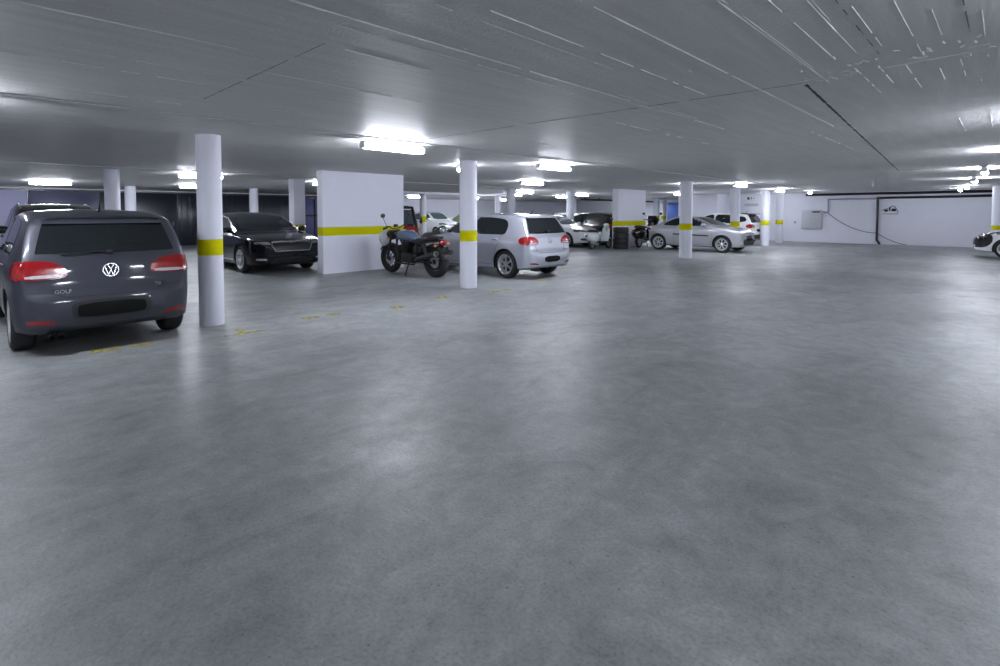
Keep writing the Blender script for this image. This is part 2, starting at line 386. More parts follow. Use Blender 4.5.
# lamps: one fixture, copied
lm = thing('fluorescent_lamp', 'x', 'lamp', (0, 0, 0), 0, 'fluorescent ceiling lamps')
MB().box((0, 0, 2.462), (.10, 1.04, .036), .008).build('housing', HOUS, lm)
b = MB(); b.box((0, 0, 2.408), (.12, 1.00, .075), .03); b.build('diffuser', TUBE, lm)
for s in (-1, 1): MB().box((0, s*.515, 2.41), (.124, .03, .08), .012).build('end_cap', HOUS, lm)
for s in (-1, 1): MB().tube([(0, s*.35, 2.475), (0, s*.35, HC)], .012).build('hanger', GREYM, lm)
LAMPS = [(-6.4, 4.42, 'large ceiling lamp right above the motorcycle side of the broad pier'), (-6.78, 8.63, 'ceiling lamp above the rear of the silver hatchback, nearest of its cluster'),
 (-6.55, 18.5, 'ceiling lamp just above the column between silver coupe and white hatchback'), (-6.9, 24.0, 'ceiling lamp above the two last aisle columns'),
 (-6.3, -.35, 'ceiling lamp cut by the left edge of the photo'),
 (-.4, 16.2, 'nearest of the ceiling lamps in the row at the right edge'), (-.72, 20.6, 'second ceiling lamp in the row at the right edge'),
 (-14.95, 4.4, 'ceiling lamp partly hidden by the nearest round column, larger of the two'), (-16.0, 8.45, 'ceiling lamp cut by the left edge of the broad pier'), (-21.8, 2.1, 'ceiling lamp above the dark van-like car at far left'),
 (-21.0, 6.0, 'smaller ceiling lamp left of the nearest round column, under the larger one'), (-10.83, 12.66, 'second ceiling lamp above the silver hatchback, behind the nearest one'), (-15.8, 18.0, 'third ceiling lamp above the silver hatchback'),
 (-18.2, 19.9, 'fourth and smallest ceiling lamp above the silver hatchback'), (-18.7, 24.5, 'small ceiling lamp left of the column above the dark estate'), (-16.0, 22.7, 'ceiling lamp right of the column above the dark estate'),
 (-11.8, 25.0, 'ceiling lamp in front of the blue door'), (-14.9, -.3, 'far ceiling lamp glowing at the left edge below the cut one')]
for i, (x, y, lb) in enumerate(LAMPS):
    if i == 0: lm.location = (x, y, 0); lm['label'] = lb
    else: dup(lm, lb, (x, y, 0))
for x, y, lb in ((.1, 11.6, 'ceiling lamp just beyond the right edge of the photo, nearest its row'), (.45, 7.6, 'ceiling lamp out of view to the right, farther from the camera'),
                 (1.1, -2.6, 'ceiling lamp behind the camera on its right'), (-6.3, -5.2, 'ceiling lamp behind the camera on its left'), (6.5, 4, 'ceiling lamp over the right bays, nearest'), (6.5, 12, 'ceiling lamp over the right bays, middle'),
                 (-25.0, 18.7, 'far ceiling lamp left of the white city car'), (-26.0, 27.0, 'extra far lamp added above the pale green cover to brighten the back wall'), (-20.8, 36.2, 'unseen far lamp added to brighten the walls behind the dark car by the scooter'), (-17.0, 30.4, 'hidden lamp added behind the pier by the tyres to light the far columns'), (-24.6, 22.9, 'hidden lamp added behind the motorcycle column to brighten the white city car')):  # on this line all but the first are lamps added to brighten the back
    dup(lm, lb, (x, y, 0))
def mini(x, y, lb):
    t = thing('short_lamp', lb, 'lamp', (x, y, 0))
    MB().box((0, 0, 2.46), (.10, .34, .05), .01).build('housing', HOUS, t); MB().box((0, 0, 2.395), (.11, .28, .085), .03).build('diffuser', TUBE, t)
mini(-8.36, 7.53, 'short lamp peeping out behind the column by the motorcycle')
mini(-8.10, 17.55, 'short lamp peeping out behind the column before the silver coupe')
mini(.7, 3.02, 'short unseen lamp added right of the camera for aisle light and a tailgate glint')  # added fill for the aisle, also gives a highlight on the grey tailgate
mini(.75, 1.5, 'short unseen lamp added above the camera on its right for a tailgate glint')  # added out of view for the second tailgate highlight
mini(-8.95, 28.8, 'short hidden lamp added behind the column right of the white hatchback to brighten the far wall')  # added behind the column to lift the far wall around the exit door
mini(-1.1, 26.0, 'third ceiling lamp in the row at the right edge')
mini(-1.4, 28.3, 'last small ceiling lamp of the row at the right edge')
mini(-6.55, 27.3, 'tiny far ceiling lamp left of the pipes on the far wall')
# conduits between the lamps
def pipe(name, path, r, m, label, cat, n=8):
    return tag(MB().tube(path, r, n).build(name, m), label, cat)
pipe('conduit', [(-6.14, -5, 2.489), (-6.14, 27.0, 2.489)], .010, CONDUIT, 'thin grey conduit linking the ceiling lamps over the left of the aisle', 'conduit')
pipe('conduit', [(-14.2, -1, 2.489), (-14.2, 15, 2.489)], .010, CONDUIT, 'thin grey conduit linking the ceiling lamps above the black saloon', 'conduit')

# floor marks
def mark(x, y, kind, label):
    b = MB(); z = .0012
    def q(cx, cy, sx, sy):
        n = 10; pts = []
        for k in range(n):
            a = 2*pi*k/n; rx = abs(cos(a))**.5 * math.copysign(1, cos(a)); ry = abs(sin(a))**.5 * math.copysign(1, sin(a))
            pts.append((cx + rx*sx/2*random.uniform(.85, 1.1), cy + ry*sy/2*random.uniform(.85, 1.1)))
        b.prism(pts, 'Z', 0.0002, z)
    if kind == 'T': q(0, 0, .09, .52); q(-.16, .02, .28, .09)
    elif kind == 'B': q(0, -.17, .16, .26); q(.02, .17, .14, .22)
    else: q(0, 0, .2, .22)
    tag(b.build('floor_marking', MARK, None, loc=(x, y, 0)), label, 'floor marking', 'worn yellow marks at the bay fronts')
mark(-6.98, 1.25, 'B', 'two worn yellow blots on the floor behind the dark grey hatchback')
mark(-6.72, 2.42, 'T', 'yellow T mark on the floor beside the nearest round column')
mark(-7.05, 3.62, 'B', 'faint yellow blots on the floor before the black saloon bay')
mark(-6.85, 4.78, 'C', 'small yellow blot on the floor in front of the broad pier')
mark(-7.1, 5.9, 'C', 'faint yellow blot on the floor left of the motorcycle column')
mark(-6.9, 7.15, 'B', 'yellow blot on the floor at the foot of the motorcycle column')
mark(-7.3, 8.8, 'C', 'faint yellow blot on the floor behind the silver hatchback')

# far wall fittings
YW = 30.3
def xw(px):  # x on the far wall that projects to picture column px
    q = (px - 500) / 525; s, cc = sin(R(44)), cos(R(44)); return (q * cc * YW - s * YW) / (cc + q * s)
t = thing('wall_cabinet', 'square grey metal cabinet on the far white wall', 'cabinet', (xw(812), YW, -.27))
MB().box((0, -.05, 1.42), (.92, .10, .96), .012).build('body', BOXG, t)
MB().box((0, -.106, 1.42), (.86, .012, .90), .005).build('door', BOXG, t)
MB().box((.0, -.12, 1.45), (.05, .02, .05), .008).build('lock', GREYM, t)
MB().box((.20, -.12, 1.80), (.34, .012, .07), .004).build('label_strip', BLK, t)
x1 = xw(828); x2 = xw(877.5); x3 = xw(992)
pipe('cable_duct', [(xw(823.5), YW-.06, 1.52), (x1, YW-.06, 1.52), (x1, YW-.06, 2.16), (xw(876), YW-.06, 2.16)], .045, GREYM, 'grey duct rising from the wall cabinet and running right', 'duct', 6)
pipe('drain_pipe', [(x2 + .1, YW-.10, .0), (x2 + .1, YW-.10, .06), (x2, YW-.10, .2), (x2, YW-.10, 2.24)], .05, BLACKP, 'black vertical pipe on the far wall', 'pipe')
pipe('overhead_pipe', [(x2 + .06, YW-.08, 2.19), (x3, YW-.08, 2.21)], .055, BLACKP, 'black horizontal pipe along the top of the far wall', 'pipe')
pipe('overhead_pipe', [(xw(806), YW-.10, 2.40), (x3 + 1, YW-.10, 2.40)], .06, BLACKP, 'long black pipe directly under the ceiling on the far wall', 'pipe')
cb = []
for k in range(13):
    u = k / 12; cb.append((x1 + (x2 - .02 - x1)*u, YW-.03, 1.47 - .94*(1 - (1-u)**2.0)))
for k in range(1, 9):
    u = k / 8; cb.append((x2 - .02 + (xw(907) - x2)*u, YW-.03, .53 - .50*(1-(1-u)**1.6)))
pipe('cable', cb, .014, BLACKP, 'thin dark cable sagging across the far white wall', 'cable', 6)
t = thing('pipe_bracket', 'small wire bracket with dark tag beside the black vertical pipe', 'bracket', (xw(889), YW, 1.56))
MB().tube([(-.26, -.03, -.12), (.30, -.03, -.12), (.34, -.03, -.02), (.22, -.03, .2), (.1, -.03, .26), (.0, -.03, .16), (-.3, -.03, .04)], .012, 6).build('wire', BLACKP, t)
MB().box((.17, -.04, .06), (.16, .02, .12), .01).build('tag_plate', BLK, t)
b = MB(); b.box((-.12, -.04, .03), (.14, .02, .1), .01); b.box((.02, -.04, .1), (.05, .02, .18), .01); b.build('clamp', BLK, t)
t = thing('wall_socket', 'small grey socket on the far wall left of the cabinet', 'socket', (xw(795), YW, 1.0))
MB().box((0, -.02, 0), (.10, .04, .12), .008).build('body', BOXG, t); MB().lathe([(0, -.042), (.03, -.042), (.035, -.035)], (0, 0, 0), 'Y', 16).build('outlet', BLK, t)
# exit door and sign
t = thing('emergency_exit', 'pale door with a grey grille at its top, under the exit sign', 'door', (xw(751.5), YW, 0)); 
MB().box((0, -.02, 1.02), (.96, .04, 2.04), .008).build('frame', HOUS, t); MB().box((0, -.045, .98), (.84, .03, 1.92), .008).build('leaf', WHITE, t)
b = MB(); b.box((0, -.062, 1.93), (.72, .02, .15), .004)
for k in range(5): b.box((0, -.075, 1.875 + k*.028), (.70, .016, .012), .002)
b.build('grille', CONDUIT, t); MB().box((.34, -.08, 1.0), (.12, .03, .03), .008).build('handle', CHROME, t)
t = thing('exit_sign', 'white exit sign with dark pictogram above the far door', 'sign', (xw(751), YW, 2.28))
MB().box((0, -.025, 0), (.46, .05, .17), .008).build('panel', SIGNW, t)
b = MB(); z = -.058
b.prism([(-.2, -.07), (-.08, -.07), (-.08, .07), (-.2, .07)], 'Y', -.056, -.05)
b.prism([(-.04, -.065), (-.02, -.065), (.01, -.02), (.05, -.06), (.065, -.045), (.03, .0), (.035, .03), (.07, .015), (.075, .03), (.02, .055), (-.03, .03), (-.025, .015), (.005, .03), (-.005, -.015)], 'Y', -.056, -.05)
b.prism([(.02+.018*cos(a*pi/4), .065+.014*sin(a*pi/4)) for a in range(8)], 'Y', -.056, -.05)
b.prism([(.12, -.012), (.16, -.012), (.16, -.04), (.205, 0), (.16, .04), (.16, .012), (.12, .012)], 'Y', -.056, -.05)
b.build('pictogram', SIGNG, t)
t = thing('blue_door', 'bright blue door in the far corner left of the silver coupe column', 'door', (-18.62, 38.6, 0))
MB().box((0, -.03, 1.16), (1.04, .06, 2.32), .01).build('frame', HOUS, t); MB().box((0, -.07, 1.14), (.92, .03, 2.24), .008).build('leaf', BLUEDOOR, t); MB().box((.36, -.1, 1.05), (.12, .03, .03), .008).build('handle', CHROME, t)
b = MB(); b.tube([(-20, 28.3, 2.36), (-20, 38, 2.36)], .06)
for yy in (28.8, 30.4, 33, 35.5): b.tube([(-20, yy, 2.36), (-20, yy, HC)], .05)
tag(b.build('overhead_rail', BLACKP), 'long dark rail hung below the ceiling behind the pier', 'rail')
# ------------------------------------------------------------------ cars
def pchip(pts, x):
    if x <= pts[0][0]: return pts[0][1]
    if x >= pts[-1][0]: return pts[-1][1]
    n = len(pts)
    for i in range(n-1):
        if pts[i][0] <= x <= pts[i+1][0]: break
    h = [pts[k+1][0]-pts[k][0] for k in range(n-1)]; d = [(pts[k+1][1]-pts[k][1])/h[k] for k in range(n-1)]
    def m(k):
        if k == 0: return d[0]
        if k == n-1: return d[-1]
        if d[k-1]*d[k] <= 0: return 0
        w1 = 2*h[k]+h[k-1]; w2 = h[k]+2*h[k-1]; return (w1+w2)/(w1/d[k-1]+w2/d[k])
    t = (x-pts[i][0])/h[i]; a = m(i)*h[i]; b = m(i+1)*h[i]
    return (2*t**3-3*t**2+1)*pts[i][1] + (t**3-2*t**2+t)*a + (-2*t**3+3*t**2)*pts[i+1][1] + (t**3-t**2)*b

def uniq(p):
    q = []
    for a, b in sorted(p):
        if q and a - q[-1][0] < 1e-4: a = q[-1][0] + .002
        q.append((a, b))
    return q
def body_bm(S):
    top = uniq(S['top']); bot = uniq(S['bot']); plan = uniq(S['plan']); sect = S['sect']; rt = uniq(S['r'])
    xs = set()
    for a, b in zip(top, top[1:]):
        seg = math.hypot(b[0]-a[0], b[1]-a[1]); n = max(1, int(math.ceil(seg/.055)))
        for k in range(n+1): xs.add(round(a[0]+(b[0]-a[0])*k/n, 4))
    for p in plan:
        if top[0][0] < p[0] < top[-1][0]: xs.add(round(p[0], 4))
    xs = sorted(xs); xs = [x for i, x in enumerate(xs) if i == 0 or x - xs[i-1] > .003]
    NS, NC, NT = 22, 6, 8; rings = []
    for x in xs:
        zt = pchip(top, x); zb = pchip(bot, x); w = pchip(plan, x); r = min(pchip(rt, x), (zt-zb)*.45)
        f = lambda z: w * pchip(sect, z)
        half = [(0, zb), (f(zb)*.5, zb), (f(zb)*.9, zb)]
        z0 = zb + min(.04, (zt-zb)*.1); z1 = zt - r
        for k in range(NS):
            z = z0 + (z1-z0)*k/(NS-1); half.append((f(z), z))
        ya = f(z1); yb = max(f(zt) - r*1.25, ya*.3)
        for k in range(1, NC+1):
            a = pi/2*k/NC; half.append((yb + (ya-yb)*cos(a)**.85, z1 + r*.8*sin(a)**.85))
        zz = z1 + r*.8; cr = zt - zz
        for k in range(1, NT+1):
            y = yb*(1-k/NT); half.append((y, zz + cr*(1-(y/max(yb, 1e-4))**2)))
        ring = [(x, y, z) for y, z in half] + [(x, -y, z) for y, z in half[1:-1][::-1]]
        rings.append(ring)
    m = MB(); m.loft(rings); bmesh.ops.remove_doubles(m.bm, verts=m.bm.verts, dist=1e-5)
    bmesh.ops.recalc_face_normals(m.bm, faces=m.bm.faces); return m

def chaikin(p, n, keep=()):
    for _ in range(n):
        q = []
        for i in range(len(p)):
            a, b = V(p[i]), V(p[(i+1) % len(p)])
            q += [a*.78+b*.22, a*.22+b*.78]
        p = [tuple(v) for v in q]
    return p
def inside(pt, poly):
    x, y = pt; c = False
    for i in range(len(poly)):
        (x1, y1), (x2, y2) = poly[i], poly[i-1]
        if (y1 > y) != (y2 > y) and x < (x2-x1)*(y-y1)/(y2-y1)+x1: c = not c
    return c
def tri(poly, sp):
    bd = []
    for i in range(len(poly)):
        a, b = V(poly[i]), V(poly[(i+1) % len(poly)]); n = max(1, int((b-a).length/sp))
        bd += [tuple(a+(b-a)*k/n) for k in range(n)]
    nb = len(bd); xs = [p[0] for p in bd]; ys = [p[1] for p in bd]; pts = list(bd)
    x = min(xs)+sp*.5
    while x < max(xs):
        y = min(ys)+sp*.5
        while y < max(ys):
            if inside((x, y), poly) and min((V((x, y))-V(q)).length for q in bd) > sp*.35: pts.append((x, y))
            y += sp
        x += sp
    r = delaunay_2d_cdt([V(p) for p in pts], [(i, (i+1) % nb) for i in range(nb)], [], 1, 1e-6)
    return [tuple(v) for v in r[0]], [tuple(f) for f in r[2]]
def patch(mb, bvh, view, poly, off=.004, th=.008, sp=.05, smooth=2, mi=0):
    if smooth: poly = chaikin(poly, smooth)
    pts, fs = tri(poly, sp); vs = []; ns = []
    for u, v in pts:
        o, d = {'L': (V((u, 3, v)), V((0, -1, 0))), 'R': (V((u, -3, v)), V((0, 1, 0))), 'B': (V((-5, u, v)), V((1, 0, 0))), 'F': (V((5, u, v)), V((-1, 0, 0))), 'T': (V((u, v, 5)), V((0, 0, -1)))}[view]
        h, n, _, _ = bvh.ray_cast(o, d)
        if h is None:
            g = {'L': (u, .8, v), 'R': (u, -.8, v), 'B': (-2, u, v), 'F': (2, u, v), 'T': (u, v, 1)}[view]
            h, n, _, _ = bvh.find_nearest(V(g))
        vs.append(h); ns.append(n)
    k = len(vs); allv = [h + n*off for h, n in zip(vs, ns)] + [h - n*(th-off) for h, n in zip(vs, ns)]
    cnt = {}
    for f in fs:
        for i in range(3):
            e = (f[i], f[(i+1) % 3]); cnt[e] = cnt.get(e, 0)+1
    F = [f for f in fs] + [tuple(i+k for i in f[::-1]) for f in fs]
    for (a, b) in cnt:
        if (b, a) not in cnt: F.append((b, a, a+k, b+k))
    mb.add(allv, F, mi); return mb
def strip(poly, w):
    L = []; Rr = []
    for i, p in enumerate(poly):
        a = V(poly[max(i-1, 0)]); b = V(poly[min(i+1, len(poly)-1)]); d = (b-a).normalized(); n = V((-d.y, d.x))*w/2
        L.append(tuple(V(p)+n)); Rr.append(tuple(V(p)-n))
    return L+Rr[::-1]

def wheel_proto(r, w, spokes, rimmat, style):
    ty = MB(); rr = r*.69; h = w/2
    ty.lathe([(rr, -h*.75), (rr+.02, -h*.95), (r*.90, -h), (r*.965, -h*.86), (r, -h*.62), (r, h*.62), (r*.965, h*.86), (r*.90, h), (rr+.02, h*.95), (rr, h*.75)], axis='Y', n=40, closed=True)
    rim = MB(); rim.lathe([(rr+.012, h*.9), (rr+.012, h*.98), (rr-.012, h*.98), (rr-.03, h*.6), (rr-.05, h*.1)], axis='Y', n=40, cap=False)
    rim.lathe([(0, h*.05), (rr-.03, h*.05), (rr-.03, -h*.4), (0, -h*.4)], axis='Y', n=24, mi=1)
    for k in range(spokes):
        a = 2*pi*k/spokes + pi/2
        offs = (-.10, .10) if style == 'double' else (0,)
        for of in offs:
            p0 = V((cos(a)*.04, h*.70, sin(a)*.04)); p1 = V((cos(a+of)*(rr-.012), h*.82, sin(a+of)*(rr-.012))); d = p1-p0; sd = V((-sin(a), 0, cos(a)))
            w0, w1 = (.034, .040) if style != 'double' else (.018, .022)
            vs = []
            for p, ww in ((p0, w0), (p1, w1)):
                for sx in (-1, 1):
                    for sy in (0, -.03): vs.append(p+sd*sx*ww/2+V((0, sy, 0)))
            rim.add(vs, [(0, 2, 6, 4), (1, 5, 7, 3), (0, 4, 5, 1), (2, 3, 7, 6), (0, 1, 3, 2), (4, 6, 7, 5)])
    hub = MB(); hub.lathe([(.06, h*.6), (.06, h*.82), (.035, h*.9), (0, h*.9)], axis='Y', n=20)
    return ty.mesh('tyre', RUB), rim.mesh('rim', [rimmat, BLK]), hub.mesh('hub_cap', rimmat)

def text_mesh(txt, size, th):
    cu = bpy.data.curves.new('lettering', 'FONT'); cu.body = txt; cu.size = size; cu.extrude = th; cu.align_x = 'CENTER'; cu.align_y = 'CENTER'
    o = bpy.data.objects.new('lettering', cu); COL.objects.link(o); dg = bpy.context.evaluated_depsgraph_get()
    me = bpy.data.meshes.new_from_object(o.evaluated_get(dg)); bpy.data.objects.remove(o); bpy.data.curves.remove(cu); return me

def mir(poly): return [(-a, b) for a, b in poly]
def car(S, label, cat, loc, rz, name='car'):
    t = thing(name, label, cat, loc, rz)
    bm = body_bm(S); bvh = BVHTree.FromBMesh(bm.bm)
    me = bm.mesh('body', [S['paint'], BLK], 32)
    bo = bpy.data.objects.new('body', me); COL.objects.link(bo)
    cu = MB(); wr = S['wr']; ar = wr + S.get('gap', .045); hw = S['hw']
    for x in (S['xf'], S['xr']):
        for s in (-1, 1):
            prof = [(0, s*(hw-.30)), (ar-.01, s*(hw-.30)), (ar, s*(hw-.28)), (ar, s*(hw+.2)), (0, s*(hw+.2))]
            cu.lathe(prof, (x, 0, wr), 'Y', 40, mi=1)
    co = link('cutter', cu.mesh('cutter', [S['paint'], BLK]))
    md = bo.modifiers.new('b', 'BOOLEAN'); md.operation = 'DIFFERENCE'; md.object = co; md.solver = 'EXACT'
    dg = bpy.context.evaluated_depsgraph_get(); m2 = bpy.data.meshes.new_from_object(bo.evaluated_get(dg)); m2.name = 'body'
    try: m2.set_sharp_from_angle(angle=R(32))
    except Exception: pass
    bpy.data.objects.remove(co); bpy.data.objects.remove(bo); body = link('body', m2, t)
    G = S.get('glass', GLASS)
    def P(name, view, poly, m, off=.004, th=.010, sp=.05, smooth=2, parent=t):
        return patch(MB(), bvh, view, poly, off, th, sp, smooth).build(name, m, parent, 40)
    def pair(name, polyL, m, **k):  # both sides
        for vw in ('L', 'R'): P(name, vw, polyL, m, **k)
    P('windscreen', 'F', S['ws'], S.get('wsglass', G), smooth=1)
    P('rear_window', 'B', S['rw'], G, smooth=1)
    for w_ in S['side']:
        pair('side_window', w_, G, smooth=1)
    for sg in (0, 1):
        f = mir if sg else (lambda q: q); vw = 'R' if sg else 'L'
        # lamps may wrap from the end onto the side
        h = patch(MB(), bvh, 'F', f(S['head']), .006, .02, .03, 2)
        if 'headside' in S: patch(h, bvh, vw, S['headside'], .006, .02, .03, 2)
        h.build('headlight', S.get('headmat', DLAMP), t)
        q = patch(MB(), bvh, 'B', f(S['tail']), .008, .024, .025, 2)
        if 'tailside' in S: patch(q, bvh, vw, S['tailside'], .008, .024, .025, 2)
        tl = q.build('tail_light', REDL, t)
        if 'tailclear' in S: patch(MB(), bvh, 'B', f(S['tailclear']), .011, .02, .025, 1).build('reversing_light', CLEARL, tl)
        if 'fog' in S: P('fog_light', 'F', f(S['fog']), CLEARL, sp=.03)
        if 'refl' in S: P('rear_reflector', 'B', f(S['refl']), REDL, .006, .012, .03, 1)
    if 'grille' in S:
        g = P('grille', 'F', S['grille'], BLK, .005, .012, .04, 1)
        if 'grillebars' in S:
            k = MB()
            for pl in S['grillebars']: patch(k, bvh, 'F', pl, .014, .02, .04, 0)
            k.build('grille_bars', S.get('barmat', CHROME), g)
    for pl in S.get('intake', []): P('air_intake', 'F', pl, BLK, .004, .012, .05, 2)
    for pl in S.get('frontpanel', []): P('nose_panel', 'F', pl, S.get('frontpanelmat', GLOSSB), .006, .014, .05, 2)
    if 'nose_side' in S: pair('nose_cover', S['nose_side'], GLOSSB, smooth=1)
    for pl in S.get('diffuser', []): P('rear_diffuser', 'B', pl, BLK, .004, .012, .05, 2)
    for pl in S.get('rub', []): pair('side_moulding', pl, BLK, off=.012, th=.02, smooth=0)
    for pl in S.get('chromeline', []): pair('chrome_strip', pl, CHROME, off=.008, th=.014, smooth=0)
    if 'rplate' in S:
        if 'rrecess' in S: P('plate_recess', 'B', S['rrecess'], BLK, .003, .01, .05, 2)
        P('rear_plate', 'B', S['rplate'], PLATE, .012, .02, .05, 1)
    if 'fplate' in S: P('front_plate', 'F', S['fplate'], S.get('fplatemat', PLATE), .016, .02, .05, 1)
    gp = MB()
    for pl in S.get('gapside', []):
        for vw in ('L', 'R'): patch(gp, bvh, vw, strip(pl, .007), .0015, .006, .08, 0)
    for pl in S.get('gaprear', []): patch(gp, bvh, 'B', strip(pl, .007), .0015, .006, .06, 0)
    for pl in S.get('gapfront', []): patch(gp, bvh, 'F', strip(pl, .007), .0015, .006, .06, 0)
    gp.build('panel_gaps', BLK, t)
    for (hx, hz) in S.get('handles', []):
        for s in (-1, 1):
            h, n, _, _ = bvh.ray_cast(V((hx, s*3, hz)), V((0, -s, 0)))
            if h: MB().box((hx, h.y + s*.018, hz), (.19, .035, .032), .012).build('door_handle', S.get('handlemat', S['paint']), t)
    mx, mz = S['mirror']
    for s in (-1, 1):
        h, n, _, _ = bvh.ray_cast(V((mx, s*3, mz)), V((0, -s, 0))); y = h.y if h else s*.75
        k = MB(); k.ell((mx+.02, y + s*.13, mz+.05), (.085, .115, .075), nu=14, nv=10, sq=.8); k.box((mx+.03, y+s*.02, mz-.005), (.06, .10, .035), .01)
        mo = k.build('wing_mirror', S.get('mirrormat', S['paint']), t)
        k = MB(); k.ell((mx-.055, y + s*.135, mz+.05), (.014, .095, .058), nu=14, nv=8, sq=.8); k.build('mirror_glass', CHROME, mo)
    ty, rim, hub = S.get('wheelmesh') or wheel_proto(wr, S.get('tw', .205), S.get('spokes', 6), S.get('rimmat', ALLOY), S.get('style', 'single'))
    for x in (S['xf'], S['xr']):
        for s in (1, -1):
            w_ = link('wheel', ty, t, (x, s*(hw - S.get('tw', .205)/2 - .025), wr)); w_.rotation_euler = (0, 0, 0 if s > 0 else pi)
            ro = link('rim', rim, w_); link('hub_cap', hub, ro.parent)
    # emblem, lettering, aerial, wiper
    for e in S.get('emblems', []):
        vw, yy, zz, rr, kind = e
        o, d = (V((-5, yy, zz)), V((1, 0, 0))) if vw == 'B' else (V((5, yy, zz)), V((-1, 0, 0)))
        h, n, _, _ = bvh.ray_cast(o, d)
        if h is None: continue
        k = MB(); k.lathe([(rr, -.002), (rr, .012), (rr*.86, .012), (rr*.86, -.002)], axis='Y', n=32, closed=True)
        if kind == 'vw':
            def bar(a, b, wd=.13):
                a, b = V(a)*rr, V(b)*rr; d_ = (b-a).normalized(); nn = V((-d_.y, d_.x))*wd*rr/2
                k.prism([tuple(a+nn), tuple(b+nn), tuple(b-nn), tuple(a-nn)], 'Y', 0, .011)
            for s in (-1, 1):
                bar((s*.36, .82), (0, .08)); bar((s*.70, .52), (s*.30, -.78)); bar((s*.32, -.78), (0, -.02))
        elif kind == 'wing':
            k.lathe([(0, .006), (rr*.8, .006), (rr*.8, 0), (0, 0)], axis='Y', n=24, mi=1)
            k.prism([(-rr*.5, -rr*.3), (rr*.1, -rr*.35), (rr*.2, rr*.3), (rr*.5, rr*.55), (-rr*.1, rr*.45), (-rr*.35, rr*.05)], 'Y', .006, .013)
        else:
            k.lathe([(0, .008), (rr*.6, .008), (rr*.62, 0), (0, 0)], axis='Y', n=24)
        eo = k.build('emblem', [CHROME, BLK], t)
        zax = V((0, 0, 1)); yv = n.normalized(); xv = yv.cross(zax).normalized(); zv = xv.cross(yv)
        eo.matrix_local = M.Translation(h + n*.004) @ M(((xv.x, yv.x, zv.x), (xv.y, yv.y, zv.y), (xv.z, yv.z, zv.z))).to_4x4()
    for (txt, yy, zz, sz) in S.get('letters', []):
        h, n, _, _ = bvh.ray_cast(V((-5, yy, zz)), V((1, 0, 0)))
        me = text_mesh(txt, sz, .003); me.materials.clear(); me.materials.append(SILVERT)
        eo = link('lettering', me, t); zv = n.normalized(); xv = V((0, 0, 1)).cross(zv).normalized(); yv = zv.cross(xv)
        eo.matrix_local = M.Translation(h + n*.004) @ M(((xv.x, yv.x, zv.x), (xv.y, yv.y, zv.y), (xv.z, yv.z, zv.z))).to_4x4()
    if 'aerial' in S:
        ax = S['aerial']; h, n, _, _ = bvh.ray_cast(V((ax, 0, 5)), V((0, 0, -1)))
        if S.get('fin'): MB().prism([(ax+.10, h.z-.005), (ax-.07, h.z-.005), (ax-.085, h.z+.075), (ax-.055, h.z+.075)], 'Y', -.012, .012).build('aerial', BLK, t)
        else: MB().tube([(ax, 0, h.z-.01), (ax-.03, 0, h.z+.02), (ax-.11, 0, h.z+.10)], [.018, .011, .007], 8).build('aerial', BLK, t)
    if 'wiper' in S:
        y0, y1, zz = S['wiper']; k = MB(); pp = []
        for i in range(7):
            yy = y0+(y1-y0)*i/6; h, n, _, _ = bvh.ray_cast(V((-5, yy, zz+.01*sin(i))), V((1, 0, 0))); pp.append(h+n*.02)
        k.tube(pp, .009, 6); k.box(pp[0], (.05, .06, .05), .015); k.build('rear_wiper', BLK, t)
    if 'spoiler' in S:
        k = MB(); rings = []
        for (sx, sz, yw, hh) in S['spoiler']:
            rings.append([(sx, -yw, sz-hh), (sx, yw, sz-hh), (sx, yw, sz), (sx, yw*.5, sz+.012), (sx, -yw*.5, sz+.012), (sx, -yw, sz)])
        k.loft(rings); k.build('roof_spoiler', S.get('spoilermat', S['paint']), t)
    for (ex, ey, ez) in S.get('exhaust', []):
        MB().lathe([(.028, -.12), (.034, 0), (.028, 0), (.024, .1)][::-1], (ex, ey, ez), 'X', 16, cap=False).build('exhaust_tip', ENG, t)
    if S.get('rails'):
        for s in (-1, 1):
            pts = []
            for x in S['rails']:
                yy = s*S['railw']; h, n, _, _ = bvh.ray_cast(V((x, yy, 5)), V((0, 0, -1))); pts.append((x, yy, h.z+.03))
            pts = [(pts[0][0]+.05, pts[0][1], pts[0][2]-.035)] + pts + [(pts[-1][0]-.05, pts[-1][1], pts[-1][2]-.035)]
            MB().tube(pts, .014, 8).build('roof_rail', CHROME, t)
    if S.get('interior') is not None: pass
    return t

